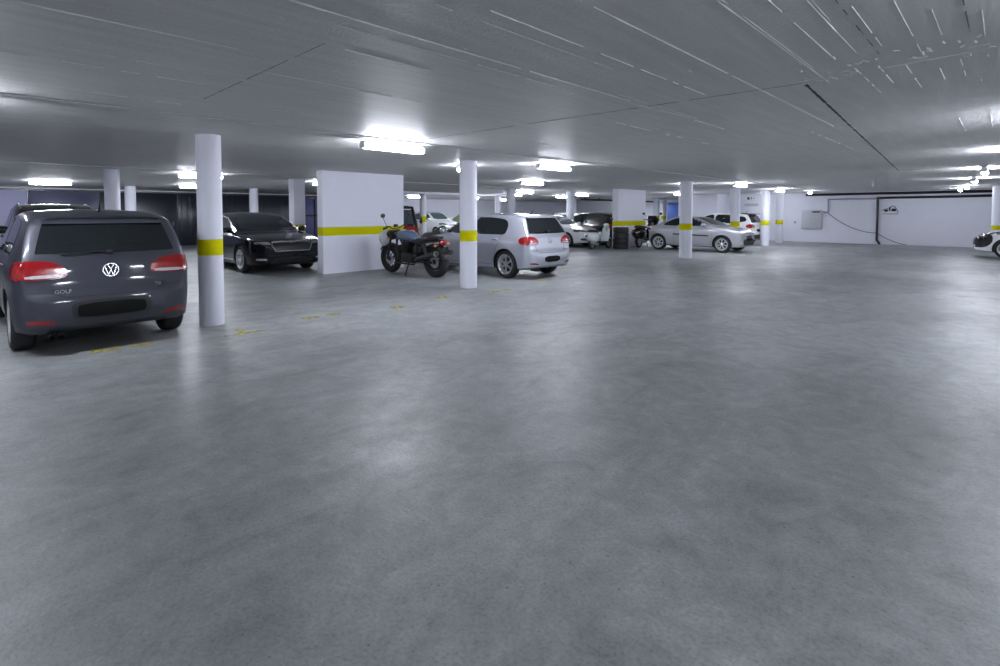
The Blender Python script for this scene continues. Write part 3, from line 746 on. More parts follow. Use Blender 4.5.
SECT = [(.12, .90), (.25, .955), (.40, .985), (.58, 1.0), (.78, .998), (.90, .975), (.97, .945), (1.10, .895), (1.25, .835), (1.38, .775), (1.50, .71), (1.75, .60)]
def base(**k): return dict(k)
GOLF = base(
    top=[(2.17, .50), (2.15, .60), (2.08, .69), (1.95, .765), (1.6, .875), (1.2, .95), (.98, .99), (.55, 1.215), (.18, 1.385), (-.12, 1.45), (-.5, 1.478), (-1.0, 1.465), (-1.45, 1.43), (-1.66, 1.395), (-1.705, 1.36), (-1.80, 1.20), (-1.90, 1.02), (-1.935, .93), (-1.955, .80), (-1.975, .68), (-2.005, .62), (-2.03, .55), (-2.035, .48)],
    bot=[(2.17, .42), (2.14, .30), (2.0, .22), (1.6, .19), (0, .185), (-1.5, .20), (-1.9, .235), (-1.98, .27), (-2.02, .34), (-2.035, .42)],
    plan=[(2.17, .36), (2.13, .56), (2.05, .69), (1.9, .79), (1.65, .86), (1.2, .893), (0, .893), (-1.2, .893), (-1.6, .875), (-1.8, .85), (-1.9, .815), (-1.955, .78), (-2.0, .72), (-2.025, .62), (-2.035, .52)],
    sect=SECT, r=[(2.17, .03), (2.0, .06), (1.5, .10), (1.0, .12), (.5, .10), (-1.5, .10), (-1.8, .09), (-1.95, .10), (-2.035, .03)],
    xf=1.289, xr=-1.289, wr=.316, hw=.893,
    ws=[(-.66, 1.02), (.66, 1.02), (.62, 1.2), (.53, 1.40), (-.53, 1.40), (-.62, 1.2)],
    rw=[(-.70, 1.015), (.70, 1.015), (.70, 1.05), (.585, 1.355), (.54, 1.378), (0, 1.385), (-.54, 1.378), (-.585, 1.355), (-.70, 1.05)],
    side=[[(.84, 1.0), (.45, 1.215), (.18, 1.33), (-.02, 1.375), (-.17, 1.38), (-.17, .985), (.3, .985)], [(-.25, .985), (-.25, 1.38), (-.7, 1.378), (-1.12, 1.345), (-1.26, 1.30), (-1.32, 1.2), (-1.30, 1.06), (-1.24, .99), (-1.1, .985)]],
    head=[(.40, .66), (.76, .70), (.80, .78), (.66, .82), (.44, .75)], headside=[(1.62, .72), (1.88, .68), (1.93, .76), (1.7, .83)],
    tail=[(.44, .80), (.50, .775), (.66, .77), (.79, .77), (.80, .86), (.79, .955), (.68, .96), (.54, .935), (.45, .87)],
    tailside=[(-1.96, .77), (-1.96, .955), (-1.84, .955), (-1.73, .925), (-1.69, .87), (-1.72, .80), (-1.82, .77)],
    tailclear=[(.50, .787), (.78, .785), (.78, .815), (.48, .82)],
    refl=[(.46, .325), (.76, .345), (.76, .38), (.62, .38)],
    grille=[(-.38, .64), (.38, .64), (.40, .71), (-.40, .71)], intake=[[(-.5, .30), (.5, .30), (.54, .42), (-.54, .42)]],
    rplate=[(-.32, .355), (.32, .355), (.345, .45), (.32, .545), (-.32, .545), (-.345, .45)], rrecess=[(-.36, .34), (.36, .34), (.40, .46), (.38, .565), (-.38, .565), (-.40, .46)], fplate=[(-.26, .44), (.26, .44), (.26, .55), (-.26, .55)],
    diffuser=[[(-.60, .215), (.60, .215), (.56, .285), (-.56, .285)]],
    gapside=[[(.86, .99), (.90, .7), (.82, .3)], [(-.21, .98), (-.22, .3)], [(-1.18, 1.0), (-1.08, .8), (-.92, .45), (-.85, .3)], [(.82, .3), (-.85, .3)]],
    gaprear=[[(-.66, 1.02), (-.66, .97)], [(-.55, .94), (-.55, .70), (-.50, .62), (-.42, .59), (0, .583), (.42, .59), (.50, .62), (.55, .70), (.55, .94)], [(-.83, .655), (-.6, .645), (-.52, .63)], [(.83, .655), (.6, .645), (.52, .63)]],
    gapfront=[[(-.6, .80), (-.4, .74), (.4, .74), (.6, .80)]],
    handles=[(.02, .86), (-.98, .88)], mirror=(.70, .99), spokes=6,
    emblems=[('B', 0, .862, .074, 'vw'), ('F', 0, .675, .06, 'vw')],
    aerial=-1.35, wiper=(.0, .42, 1.05), exhaust=[(-1.93, .44, .215), (-1.93, .51, .215)],
    spoiler=[(-1.50, 1.425, .56, .02), (-1.68, 1.405, .55, .03), (-1.755, 1.385, .53, .02)])
def spec(src, **k): d = dict(src); d.update(k); return d
def sc_pts(pts, sx, sz, dx=0): return [(a*sx+dx, b*sz) for a, b in pts]
def scaled(src, sx, sy, sz, keep=(), **k):
    d = dict(src)
    for n in ('top', 'bot'): d[n] = sc_pts(src[n], sx, sz)
    d['plan'] = sc_pts(src['plan'], sx, sy); d['sect'] = [(z*sz, f) for z, f in src['sect']]; d['r'] = [(x*sx, r) for x, r in src['r']]
    for n in ('ws', 'rw', 'head', 'tail', 'tailclear', 'refl', 'grille', 'rplate', 'rrecess', 'fplate', 'fog'):
        if n in src: d[n] = sc_pts(src[n], sy, sz)
    for n in ('intake', 'diffuser', 'gaprear', 'gapfront', 'grillebars'):
        if n in src: d[n] = [sc_pts(p, sy, sz) for p in src[n]]
    for n in ('side', 'gapside', 'rub', 'chromeline'):
        if n in src: d[n] = [sc_pts(p, sx, sz) for p in src[n]]
    for n in ('headside', 'tailside'):
        if n in src: d[n] = sc_pts(src[n], sx, sz)
    d['xf'] = src['xf']*sx; d['xr'] = src['xr']*sx; d['hw'] = src['hw']*sy
    d['handles'] = [(a*sx, b*sz) for a, b in src['handles']]; d['mirror'] = (src['mirror'][0]*sx, src['mirror'][1]*sz)
    for n in ('letters', 'emblems', 'exhaust', 'wiper', 'spoiler'):
        if n not in keep: d.pop(n, None)
    if 'refl' not in keep: d.pop('refl', None)
    if 'aerial' in src: d['aerial'] = src['aerial']*sx
    d.update(k); return d
PI = pi
ALLK = ('emblems', 'exhaust', 'wiper', 'spoiler', 'refl')
GG = spec(GOLF, tail=[(.40, .80), (.46, .775), (.62, .77), (.79, .77), (.80, .86), (.79, .955), (.66, .96), (.50, .935), (.41, .87)], tailclear=[(.45, .787), (.76, .785), (.76, .815), (.43, .82)],
    rw=[(-.665, 1.015), (.665, 1.015), (.665, 1.05), (.575, 1.355), (.53, 1.378), (0, 1.385), (-.53, 1.378), (-.575, 1.355), (-.665, 1.05)],
    rplate=[(-.31, .375), (.31, .375), (.335, .44), (.31, .515), (-.31, .515), (-.335, .44)], rrecess=[(-.35, .36), (.35, .36), (.39, .45), (.37, .545), (-.37, .545), (-.39, .45)])
car(scaled(GG, 1, .92, 1.035, ALLK, paint=P_GREY, letters=[('GOLF', .41, .665, .055), ('TSI', -.43, .675, .05)]), 'dark grey metallic hatchback parked nose-in at the left, seen from behind', 'car', (-8.97, 1.155, 0), PI)
SG = scaled(GOLF, 1, .92, 1, ALLK, paint=P_SILV); SG.pop('rrecess'); SG['rplate'] = [(-.27, .375), (.27, .375), (.27, .51), (-.27, .51)]
car(SG, 'silver hatchback with red tail lights parked nose-in behind the white column', 'car', (-9.45, 9.40, 0), PI)
SALOON = spec(scaled(GOLF, 1.12, 1.04, 1.0),
    top=[(2.40, .52), (2.385, .64), (2.33, .73), (2.2, .80), (1.8, .90), (1.3, .975), (1.08, 1.0), (.6, 1.2), (.15, 1.385), (-.2, 1.45), (-.6, 1.47), (-1.1, 1.43), (-1.6, 1.30), (-2.05, 1.10), (-2.38, 1.03), (-2.43, .93), (-2.455, .75), (-2.47, .6), (-2.47, .5)],
    bot=[(2.40, .40), (2.36, .26), (2.2, .19), (1.6, .17), (0, .165), (-1.6, .18), (-2.2, .22), (-2.40, .30), (-2.47, .42)],
    plan=[(2.40, .42), (2.36, .62), (2.28, .74), (2.1, .84), (1.8, .905), (1.3, .932), (-1.3, .932), (-1.8, .92), (-2.2, .85), (-2.4, .76), (-2.45, .66), (-2.47, .55)],
    r=[(2.4, .03), (2.2, .06), (1.5, .09), (1.0, .11), (.5, .10), (-1.5, .12), (-2.2, .10), (-2.47, .03)],
    xf=1.42, xr=-1.42, hw=.932, wr=.335, spokes=5, style='double',
    ws=[(-.70, 1.03), (.70, 1.03), (.64, 1.2), (.54, 1.40), (-.54, 1.40), (-.64, 1.2)], rw=[(-.6, 1.14), (.6, 1.14), (.5, 1.36), (-.5, 1.36)],
    side=[[(.92, 1.01), (.5, 1.21), (.2, 1.33), (-.05, 1.375), (-.2, 1.38), (-.2, .99)], [(-.27, .99), (-.27, 1.38), (-.7, 1.375), (-1.1, 1.30), (-1.1, 1.0)], [(-1.16, 1.0), (-1.16, 1.28), (-1.6, 1.10), (-1.68, 1.03)]],
    chromeline=[strip([(.95, 1.0), (.5, 1.225), (.2, 1.345), (-.2, 1.395), (-.7, 1.39), (-1.15, 1.31), (-1.6, 1.12)], .02), strip([(.92, .985), (-1.7, 1.01)], .018), strip([(1.0, .31), (-.95, .31)], .03)],
    head=[(.50, .705), (.76, .735), (.79, .775), (.62, .78), (.52, .76)], headside=[(2.14, .735), (2.25, .725), (2.27, .775), (2.16, .785)], headmat=SMOKEL,
    grille=[(-.44, .56), (.44, .56), (.50, .70), (.46, .76), (-.46, .76), (-.50, .70)],
    grillebars=[strip([(-.46, .765), (-.2, .775), (0, .76), (.2, .775), (.46, .765)], .018), strip([(-.42, .555), (.42, .555)], .014), strip([(-.46, .765), (-.50, .69), (-.42, .555)], .014), strip([(.46, .765), (.50, .69), (.42, .555)], .014)],
    intake=[[(-.55, .24), (.55, .24), (.5, .40), (-.5, .40)]], fog=[(.60, .34), (.80, .345), (.80, .385), (.62, .39)], fplate=[(-.26, .46), (.26, .46), (.26, .55), (-.26, .55)],
    tail=[(.46, .80), (.84, .80), (.86, .95), (.5, .95)], tailside=[(-2.35, .8), (-2.35, .95), (-2.15, .93), (-2.15, .82)],
    gapside=[[(1.02, .98), (1.05, .7), (.95, .32)], [(-.235, .99), (-.24, .3)], [(-1.4, 1.0), (-1.2, .8), (-1.05, .45), (-1.0, .32)]], gaprear=[[(-.6, .6), (.6, .6)]],
    gapfront=[[(-.82, .83), (-.5, .80), (.5, .80), (.82, .83)], [(-.84, .5), (-.5, .46), (.5, .46), (.84, .5)], [(-.8, .30), (.8, .30)]],
    handles=[(-.02, .88), (-1.02, .90)], mirror=(.80, 1.0), emblems=[('F', 0, .765, .05, 'wing')], paint=P_BLACK, rplate=[(-.26, .62), (.26, .62), (.26, .73), (-.26, .73)])
SALOON.pop('tailclear', None); SALOON.pop('rrecess', None); SALOON.pop('diffuser', None); SALOON.pop('aerial', None)
SALOON['top'] = [(a, b*1.025 if b > 1.03 else b) for a, b in SALOON['top']]
SALOON['barmat'] = GREYM
car(SALOON, 'black saloon facing the aisle between the nearest column and the broad pier', 'car', (-15.05, 5.75, 0), 0)
car(scaled(GOLF, 1.0, .90, 1.13, paint=P_DARK, wr=.34, rails=[.1, -.5, -1.4], railw=.56), 'tall dark car facing the dark grey hatchback, only its roof and windscreen seen', 'car', (-14.3, 1.46, 0), 0)
CITY = scaled(GOLF, .88, .92, 1.06, paint=P_WHITE, spokes=5, headmat=DLAMP, fog=[(.52, .36), (.70, .38), (.68, .44), (.54, .43)], wr=.29, glass=GLASSL)
CITY['intake'] = [[(-.48, .30), (.48, .30), (.52, .48), (.40, .52), (-.40, .52), (-.52, .48)]]
car(CITY, 'white city car facing out in front of the far white wall', 'car', (-27.0, 21.75, 0), 0)
BMW = scaled(GOLF, 1.04, .97, .96, paint=P_WHITE, spokes=5, style='double', wr=.32, wsglass=GLASSL, head=[(.36, .66), (.78, .685), (.80, .765), (.60, .775), (.38, .73)])
BMW['grille'] = [(.03, .60), (.28, .60), (.32, .70), (.06, .72)]; BMW['frontpanel'] = [[(-.03, .60), (-.28, .60), (-.32, .70), (-.06, .72)]]; BMW['frontpanelmat'] = BLK
BMW['intake'] = [[(-.36, .28), (.36, .28), (.4, .42), (-.4, .42)], [(.5, .30), (.74, .32), (.72, .42), (.52, .40)], [(-.5, .30), (-.74, .32), (-.72, .42), (-.52, .40)]]
car(BMW, 'white hatchback facing the aisle, its nose showing right of the silver hatchback', 'car', (-14.93, 18.98, 0), 0)
car(scaled(GOLF, 1.0, 1.0, 1.02, paint=P_DARK, wr=.32), 'dark car behind the white scooter, facing away from the aisle', 'car', (-14.6, 21.25, 0), PI)
car(scaled(GOLF, 1.0, 1.0, 1.02, paint=P_WHITE, wr=.32, rails=[.1, -.5, -1.4], railw=.56), 'white far car whose roof shows above the dark car behind the scooter', 'car', (-19.9, 26.2, 0), PI)
CC = spec(GOLF,
    top=[(1.97, .50), (1.965, .64), (1.935, .74), (1.83, .82), (1.45, .915), (1.15, .98), (1.0, 1.005), (.5, 1.205), (.12, 1.335), (-.18, 1.385), (-.5, 1.375), (-.85, 1.27), (-1.2, 1.10), (-1.4, 1.03), (-1.55, 1.01), (-1.68, .97), (-1.75, .88), (-1.79, .72), (-1.81, .58), (-1.81, .5)],
    bot=[(1.97, .38), (1.94, .27), (1.8, .20), (1.5, .18), (-1.5, .19), (-1.7, .25), (-1.79, .34), (-1.81, .42)],
    plan=[(1.97, .46), (1.95, .60), (1.87, .72), (1.7, .81), (1.45, .855), (1.1, .875), (-1.1, .875), (-1.4, .86), (-1.64, .80), (-1.75, .72), (-1.81, .5)],
    r=[(1.97, .03), (1.8, .08), (1.4, .12), (1.0, .12), (.5, .10), (-1.0, .12), (-1.6, .12), (-1.92, .03)],
    xf=1.27, xr=-1.27, hw=.875, wr=.31, spokes=7, style='double',
    ws=[(-.64, 1.02), (.64, 1.02), (.58, 1.18), (.50, 1.31), (-.50, 1.31), (-.58, 1.18)], rw=[(-.56, 1.12), (.56, 1.12), (.5, 1.29), (-.5, 1.29)],
    side=[[(.92, .99), (.5, 1.16), (.2, 1.265), (-.05, 1.305), (-.30, 1.30), (-.30, .98)], [(-.36, .98), (-.36, 1.295), (-.6, 1.26), (-.9, 1.13), (-1.05, 1.02), (-.95, .985)]],
    rub=[strip([(.78, .62), (-.62, .655)], .05)], head=[(.36, .68), (.70, .73), (.78, .84), (.66, .86), (.44, .76)], headside=[(1.42, .83), (1.78, .70), (1.88, .74), (1.66, .85), (1.36, .90)], headmat=CLEARL,
    tail=[(.50, .78), (.80, .78), (.82, .90), (.55, .92)], tailside=[(-1.75, .78), (-1.75, .90), (-1.52, .92), (-1.56, .80)],
    grille=[(-.30, .56), (.30, .56), (.30, .63), (-.30, .63)], intake=[[(-.52, .27), (.52, .27), (.58, .44), (.45, .52), (-.45, .52), (-.58, .44)]], fog=[(.56, .34), (.70, .36), (.70, .42), (.58, .41)],
    gapside=[[(.88, .98), (.92, .7), (.84, .30)], [(-.55, .98), (-.62, .6), (-.58, .30)]], gaprear=[[(-.6, .75), (.6, .75)]], gapfront=[[(-.6, .72), (.6, .72)]],
    handles=[(-.38, .84)], mirror=(.62, .98), emblems=[('F', 0, .68, .05, 'disc')], paint=P_SILV2, rplate=[(-.26, .55), (.26, .55), (.26, .66), (-.26, .66)], aerial=-1.5)
for k in ('tailclear', 'refl', 'rrecess', 'diffuser', 'wiper', 'exhaust', 'spoiler', 'letters'): CC.pop(k, None)
car(CC, 'silver folding-roof coupe parked nose-out behind a white column', 'car', (-8.87, 20.55, 0), 0)
DS = scaled(GOLF, .97, .99, 1.02, paint=P_WHITE, wr=.32, spokes=5, mirrormat=BLK)
DS['spoiler'] = [(-1.35, 1.47, .54, .03), (-1.62, 1.455, .53, .035), (-1.83, 1.44, .50, .02)]; DS['spoilermat'] = GLOSSB
DS['diffuser'] = [[(-.8, .24), (.8, .24), (.84, .40), (.78, .50), (-.78, .50), (-.84, .40)]]; DS.pop('rplate'); DS.pop('rrecess', None)
DS['side'] = DS['side'] + [[(-1.28, 1.05), (-1.30, 1.33), (-1.58, 1.30), (-1.66, 1.1)]]
DS['rplate'] = [(-.26, .62), (.26, .62), (.26, .74), (-.26, .74)]
car(DS, 'white hatchback with black spoiler parked nose-in behind the silver coupe', 'car', (-10.13, 25.62, 0), PI)
NW = scaled(GOLF, .95, .98, 1.0, paint=P_WHITE, wr=.31, headmat=REDL)
NW['frontpanel'] = [[(-.72, .40), (.72, .40), (.80, .60), (.66, .80), (-.66, .80), (-.80, .60)]]; NW.pop('grille', None); NW['intake'] = []; NW.pop('fplate', None)
NW['head'] = [(.70, .74), (.84, .76), (.84, .86), (.72, .84)]; NW['headside'] = [(1.26, .80), (1.46, .76), (1.50, .86), (1.32, .89)]; NW['headmat'] = DLAMP
NW['nose_side'] = [(2.10, .34), (2.10, .88), (1.80, .87), (1.60, .80), (1.55, .66), (1.58, .48), (1.75, .34)]
car(NW, 'white car with black nose cut by the right edge of the photo', 'car', (1.24, 24.3, 0), PI)

# ------------------------------------------------------------------ two-wheelers
def bike_wheel(t, x, r, w, spokes, tilt=None, rm=DALLOY):
    b = MB(); h = w/2; rr = r*.62
    b.lathe([(rr, -h*.7), (r*.86, -h), (r*.96, -h*.7), (r, -h*.2), (r, h*.2), (r*.96, h*.7), (r*.86, h), (rr, h*.7)], axis='Y', n=36, closed=True)
    wo = b.build('wheel', RUB, t, loc=(x, 0, r))
    b = MB(); b.lathe([(rr+.006, -h*.6), (rr+.006, h*.6), (rr-.02, h*.5), (rr-.02, -h*.5)], axis='Y', n=36, closed=True)
    b.lathe([(0, -.05), (.05, -.05), (.05, .05), (0, .05)], axis='Y', n=16)
    for k in range(spokes):
        a = 2*pi*k/spokes; b.tube([(cos(a)*.03, 0, sin(a)*.03), (cos(a+.12)*(rr-.01), 0, sin(a+.12)*(rr-.01))], .011 if spokes < 14 else .004, 6)
    b.build('rim', rm, wo)
    b = MB(); b.lathe([(.06, h*.55), (.13, h*.55), (.13, h*.55+.006), (.06, h*.55+.006)], axis='Y', n=24, closed=True); b.build('brake_disc', GREYM, wo)
    return wo

def motorcycle(loc, rz, lean, label):
    t = thing('motorcycle', label, 'motorcycle', loc, rz); t.rotation_euler = (lean, 0, rz); t.scale = (1.09,)*3
    bike_wheel(t, .76, .325, .14, 10, rm=ENG); bike_wheel(t, -.74, .33, .19, 10, rm=ENG)
    for s in (-1, 1): MB().tube([(.76, s*.10, .33), (.62, s*.10, .70), (.50, s*.10, .98)], [.028, .024, .022], 10).build('fork_leg', ENG, t)
    b = MB(); b.box((.51, 0, .96), (.08, .27, .035), .01, M.Rotation(-.36, 3, 'Y')); b.box((.56, 0, .80), (.08, .27, .035), .01, M.Rotation(-.36, 3, 'Y')); b.build('fork_yoke', BLK, t)
    # mudguards
    def guard(cx, cz, r, a0, a1, w, name):
        rings = []
        for k in range(13):
            a = a0+(a1-a0)*k/12; ring = []
            for (yy, dr) in ((-w, -.03), (-w*.7, .004), (0, .014), (w*.7, .004), (w, -.03), (w*.9, -.04), (0, 0), (-w*.9, -.04)): ring.append((cx+cos(a)*(r+dr), yy, cz+sin(a)*(r+dr)))
            rings.append(ring)
        MB().loft(rings).build(name, BLK, t)
    guard(.76, .325, .355, R(35), R(135), .075, 'front_mudguard'); guard(-.74, .33, .375, R(60), R(168), .105, 'rear_mudguard')
    b = MB(); b.lathe([(0, .09), (.075, .08), (.098, .03), (.10, 0), (.085, -.06), (.03, -.10), (0, -.10)][::-1], (.68, 0, .88), 'X', 24); b.build('headlight', BLK, t)
    MB().lathe([(0, .10), (.07, .094), (.085, .086), (0, .08)], (.68, 0, .88), 'X', 24).build('headlight_lens', CLEARL, t)
    # tank, seat
    rings = []
    for x, z, w, h in ((.44, .84, .05, .05), (.40, .855, .11, .085), (.28, .88, .155, .115), (.10, .87, .17, .12), (-.06, .835, .145, .10), (-.18, .80, .10, .06), (-.22, .79, .05, .03)):
        rings.append([(x, w*math.copysign(abs(cos(a))**.75, cos(a)), z+h*math.copysign(abs(sin(a))**.8, sin(a))) for a in [2*pi*k/20 for k in range(20)]])
    MB().loft(rings).build('fuel_tank', BLUEGREY, t, 60)
    MB().lathe([(0, .018), (.035, .016), (.04, 0)], (.22, 0, .985), 'Z', 18).build('filler_cap', CHROME, t)
    rings = []
    for x, z, w, h in ((-.16, .79, .06, .03), (-.24, .775, .13, .045), (-.40, .755, .155, .055), (-.56, .785, .14, .06), (-.64, .835, .12, .05), (-.80, .83, .11, .045), (-.93, .84, .08, .03)):
        rings.append([(x, w*cos(a), z+h*math.copysign(abs(sin(a))**.7, sin(a))) for a in [2*pi*k/18 for k in range(18)]])
    MB().loft(rings).build('seat', LEATHER, t, 60)
    # frame + engine
    b = MB()
    for s in (-1, 1):
        b.tube([(.48, s*.03, .88), (.36, s*.10, .50), (.24, s*.13, .26), (-.20, s*.14, .26), (-.30, s*.14, .42), (-.28, s*.12, .72)], .018)
        b.tube([(.46, s*.03, .92), (.1, s*.08, .78), (-.28, s*.12, .72), (-.70, s*.11, .76), (-.92, s*.09, .78)], .016)
    b.build('frame', BLK, t)
    b = MB(); b.box((.02, 0, .40), (.46, .30, .24), .05); b.lathe([(0, -.19), (.09, -.19), (.10, -.15), (.10, .15), (.09, .19), (0, .19)], (-.10, 0, .40), 'Y', 24)
    b.build('crankcase', ENG, t)
    b = MB(); rot = M.Rotation(-.25, 3, 'Y')
    for k in range(7): b.box(rot @ V((.10, 0, .02+k*.035)) + V((.02, 0, .50)), (.24, .27, .016), .004, rot)
    b.box(rot @ V((.10, 0, .13)) + V((.02, 0, .50)), (.18, .21, .28), .02, rot); b.build('cylinder_block', ENG, t)
    MB().box((.40, 0, .50), (.05, .24, .30), .01, M.Rotation(.25, 3, 'Y')).build('radiator', BLK, t)
    b = MB(); b.box((-.26, 0, .58), (.26, .24, .20), .05); b.build('side_cover', BLK, t)
    for s in (-1, 1): MB().tube([(-.26, s*.13, .40), (-.74, s*.13, .33)], [.028, .024], 8).build('swingarm', BLK, t)
    for s in (-1, 1):
        b = MB(); b.tube([(-.52, s*.15, .70), (-.68, s*.15, .38)], .016); b.tube([(-.53+.012*k*0-.0, s*.15, .68), (-.66, s*.15, .42)], .030, 10); b.build('rear_shock', BLK, t)
    # exhaust: header and twin mufflers
    MB().tube([(.18, -.08, .66), (.34, -.12, .56), (.36, -.15, .34), (.20, -.17, .22), (-.20, -.18, .24), (-.5, -.20, .34)], .024, 10).build('exhaust_pipe', CHROME, t)
    MB().tube([(-.28, -.22, .34), (-.40, -.225, .38), (-.92, -.235, .50), (-.98, -.235, .515)], [.03, .052, .058, .05], 14).build('muffler', BLK, t)
    MB().tube([(-.30, .21, .36), (-.42, .215, .40), (-.94, .225, .53), (-1.0, .225, .545)], [.03, .05, .058, .054], 14).build('muffler', BLK, t)
    b = MB(); b.lathe([(.060, -.02), (.060, .012), (.040, .012), (.036, -.06)], (0, 0, 0), 'X', 18); o = b.build('muffler_tip', CHROME, t, loc=(-1.0, .225, .545)); o.rotation_euler = (0, R(14), pi)
    # bars, mirrors, lamps, stand
    MB().tube([(.42, -.40, 1.06), (.46, -.22, 1.09), (.50, -.10, 1.02), (.50, .10, 1.02), (.46, .22, 1.09), (.42, .40, 1.06)], .013).build('handlebar', BLK, t)
    for s in (-1, 1):
        MB().tube([(.43, s*.29, 1.075), (.40, s*.42, 1.05)], .019, 10).build('grip', RUB, t)
        b = MB(); b.tube([(.46, s*.27, 1.08), (.47, s*.33, 1.22), (.45, s*.36, 1.29)], .007, 6); b.ell((.45, s*.37, 1.335), (.02, .062, .05)); b.build('mirror', BLK, t)
        b = MB(); b.ell((.60, s*.17, .82), (.035, .025, .025)); b.build('indicator', ORNG, t)
        b = MB(); b.tube([(-.92, s*.08, .70), (-.94, s*.17, .70)], .008, 6); b.ell((-.95, s*.19, .70), (.035, .025, .025)); b.build('indicator', ORNG, t)
    MB().lathe([(0, .03), (.045, .03), (.05, 0), (.05, -.03)], (.50, 0, 1.08), 'Z', 18).build('speedometer', BLK, t)
    MB().ell((-.985, 0, .745), (.045, .095, .06), sq=.8).build('tail_light', REDL, t)
    b = MB(); b.box((-1.06, 0, .58), (.012, .18, .16), .006, M.Rotation(.3, 3, 'Y')); b.tube([(-.92, 0, .70), (-1.03, 0, .64)], .02); b.build('plate', PLATE, t)
    MB().tube([(.0, .12, .28), (-.03, .24, .10), (-.06, .30, .04), (-.10, .32, .035)], .014).build('kickstand', BLK, t)
    b = MB()
    for s in (-1, 1): b.tube([(.16, s*.14, .30), (.18, s*.30, .30)], .016)
    b.build('foot_peg', BLK, t)
    return t
motorcycle((-10.21, 7.60, 0), PI + .07, R(-5), 'black motorcycle with blue grey tank parked against the broad white pier')

def scooter(loc, rz, paint, seatm, label, screen=False):
    t = thing('scooter', label, 'scooter', loc, rz)
    bike_wheel(t, .64, .22, .11, 5, rm=ALLOY); bike_wheel(t, -.60, .22, .12, 5, rm=ALLOY)
    rings = []
    for x, z, w, h in ((-.98, .56, .05, .05), (-.90, .55, .15, .14), (-.72, .52, .215, .20), (-.50, .50, .22, .22), (-.28, .50, .18, .22), (-.14, .50, .12, .18), (-.10, .50, .06, .10)):
        rings.append([(x, w*cos(a), z+h*math.copysign(abs(sin(a))**.8, sin(a))) for a in [2*pi*k/20 for k in range(20)]])
    MB().loft(rings).build('rear_body', paint, t, 60)
    MB().box((.10, 0, .29), (.56, .36, .07), .03).build('floorboard', BLK, t)
    rings = []
    for z, x, w in ((.27, .36, .17), (.40, .40, .22), (.62, .44, .235), (.82, .48, .20), (.94, .50, .12)):
        rings.append([(x-.025, -w, z), (x+.02, -w*.95, z), (x+.07, -w*.5, z), (x+.085, 0, z), (x+.07, w*.5, z), (x+.02, w*.95, z), (x-.025, w, z), (x+.0, w*.8, z), (x+.035, 0, z), (x+.0, -w*.8, z)])
    MB().loft(rings).build('leg_shield', paint, t, 60)
    rings = []
    for k in range(9):
        a = R(15)+R(150)*k/8; rings.append([(.64+cos(a)*(.25+d), y, .24+sin(a)*(.25+d)) for y, d in ((-.09, -.06), (-.07, .0), (0, .02), (.07, 0), (.09, -.06), (0, -.01))])
    MB().loft(rings).build('front_mudguard', paint, t, 50)
    MB().tube([(.64, .0, .22), (.55, 0, .55), (.48, 0, .95)], .03, 10).build('fork', GREYM, t)
    rings = []
    for x, z, w, h in ((-.10, .75, .05, .03), (-.2, .745, .13, .055), (-.45, .755, .145, .06), (-.72, .77, .12, .055), (-.86, .765, .06, .03)):
        rings.append([(x, w*cos(a), z+h*sin(a)) for a in [2*pi*k/16 for k in range(16)]])
    MB().loft(rings).build('seat', seatm, t, 60)
    b = MB(); b.ell((.49, 0, 1.0), (.10, .15, .075), sq=.85); b.build('headset', paint, t)
    MB().lathe([(0, .04), (.06, .035), (.07, 0), (.05, -.04)][::-1], (.57, 0, 1.0), 'X', 20).build('headlight', CLEARL, t)
    MB().tube([(.42, -.36, 1.02), (.46, -.15, 1.02), (.46, .15, 1.02), (.42, .36, 1.02)], .014).build('handlebar', BLK, t)
    for s in (-1, 1):
        b = MB(); b.tube([(.44, s*.24, 1.03), (.47, s*.28, 1.16), (.45, s*.34, 1.22)], .007, 6); b.ell((.45, s*.37, 1.25), (.018, .065, .045)); b.build('mirror', BLK, t)
    MB().ell((-.97, 0, .58), (.035, .07, .045)).build('tail_light', REDL, t)
    MB().tube([(-.30, -.16, .22), (-.52, -.18, .24), (-.88, -.19, .30)], [.03, .05, .05], 12).build('muffler', GREYM, t)
    b = MB()
    for s in (-1, 1): b.tube([(-.15, s*.10, .24), (-.20, s*.17, .0)], .012)
    b.build('stand', BLK, t)
    if screen:
        rings = []
        for z, x, w in ((.84, .55, .19), (1.0, .57, .24), (1.17, .50, .17)):
            rings.append([(x-.04, -w, z), (x, -w*.6, z), (x+.02, 0, z), (x, w*.6, z), (x-.04, w, z), (x-.045, w, z), (x-.008, w*.6, z), (x+.012, 0, z), (x-.008, -w*.6, z), (x-.045, -w, z)])
        MB().loft(rings).build('windshield', BLK, t, 60)
    return t
vs = scooter((-12.05, 18.40, 0), PI/2 - .1, VESPAW, LEATHER, 'pale white scooter standing in front of the white hatchback nose'); vs.scale = (.86, .9, .98)
ds = scooter((-11.25, 20.8, 0), PI/2, GLOSSB, LEATHER, 'black scooter with raised mirrors between the pier and the silver coupe', True); ds.scale = (1.1, 1.1, 1.16)

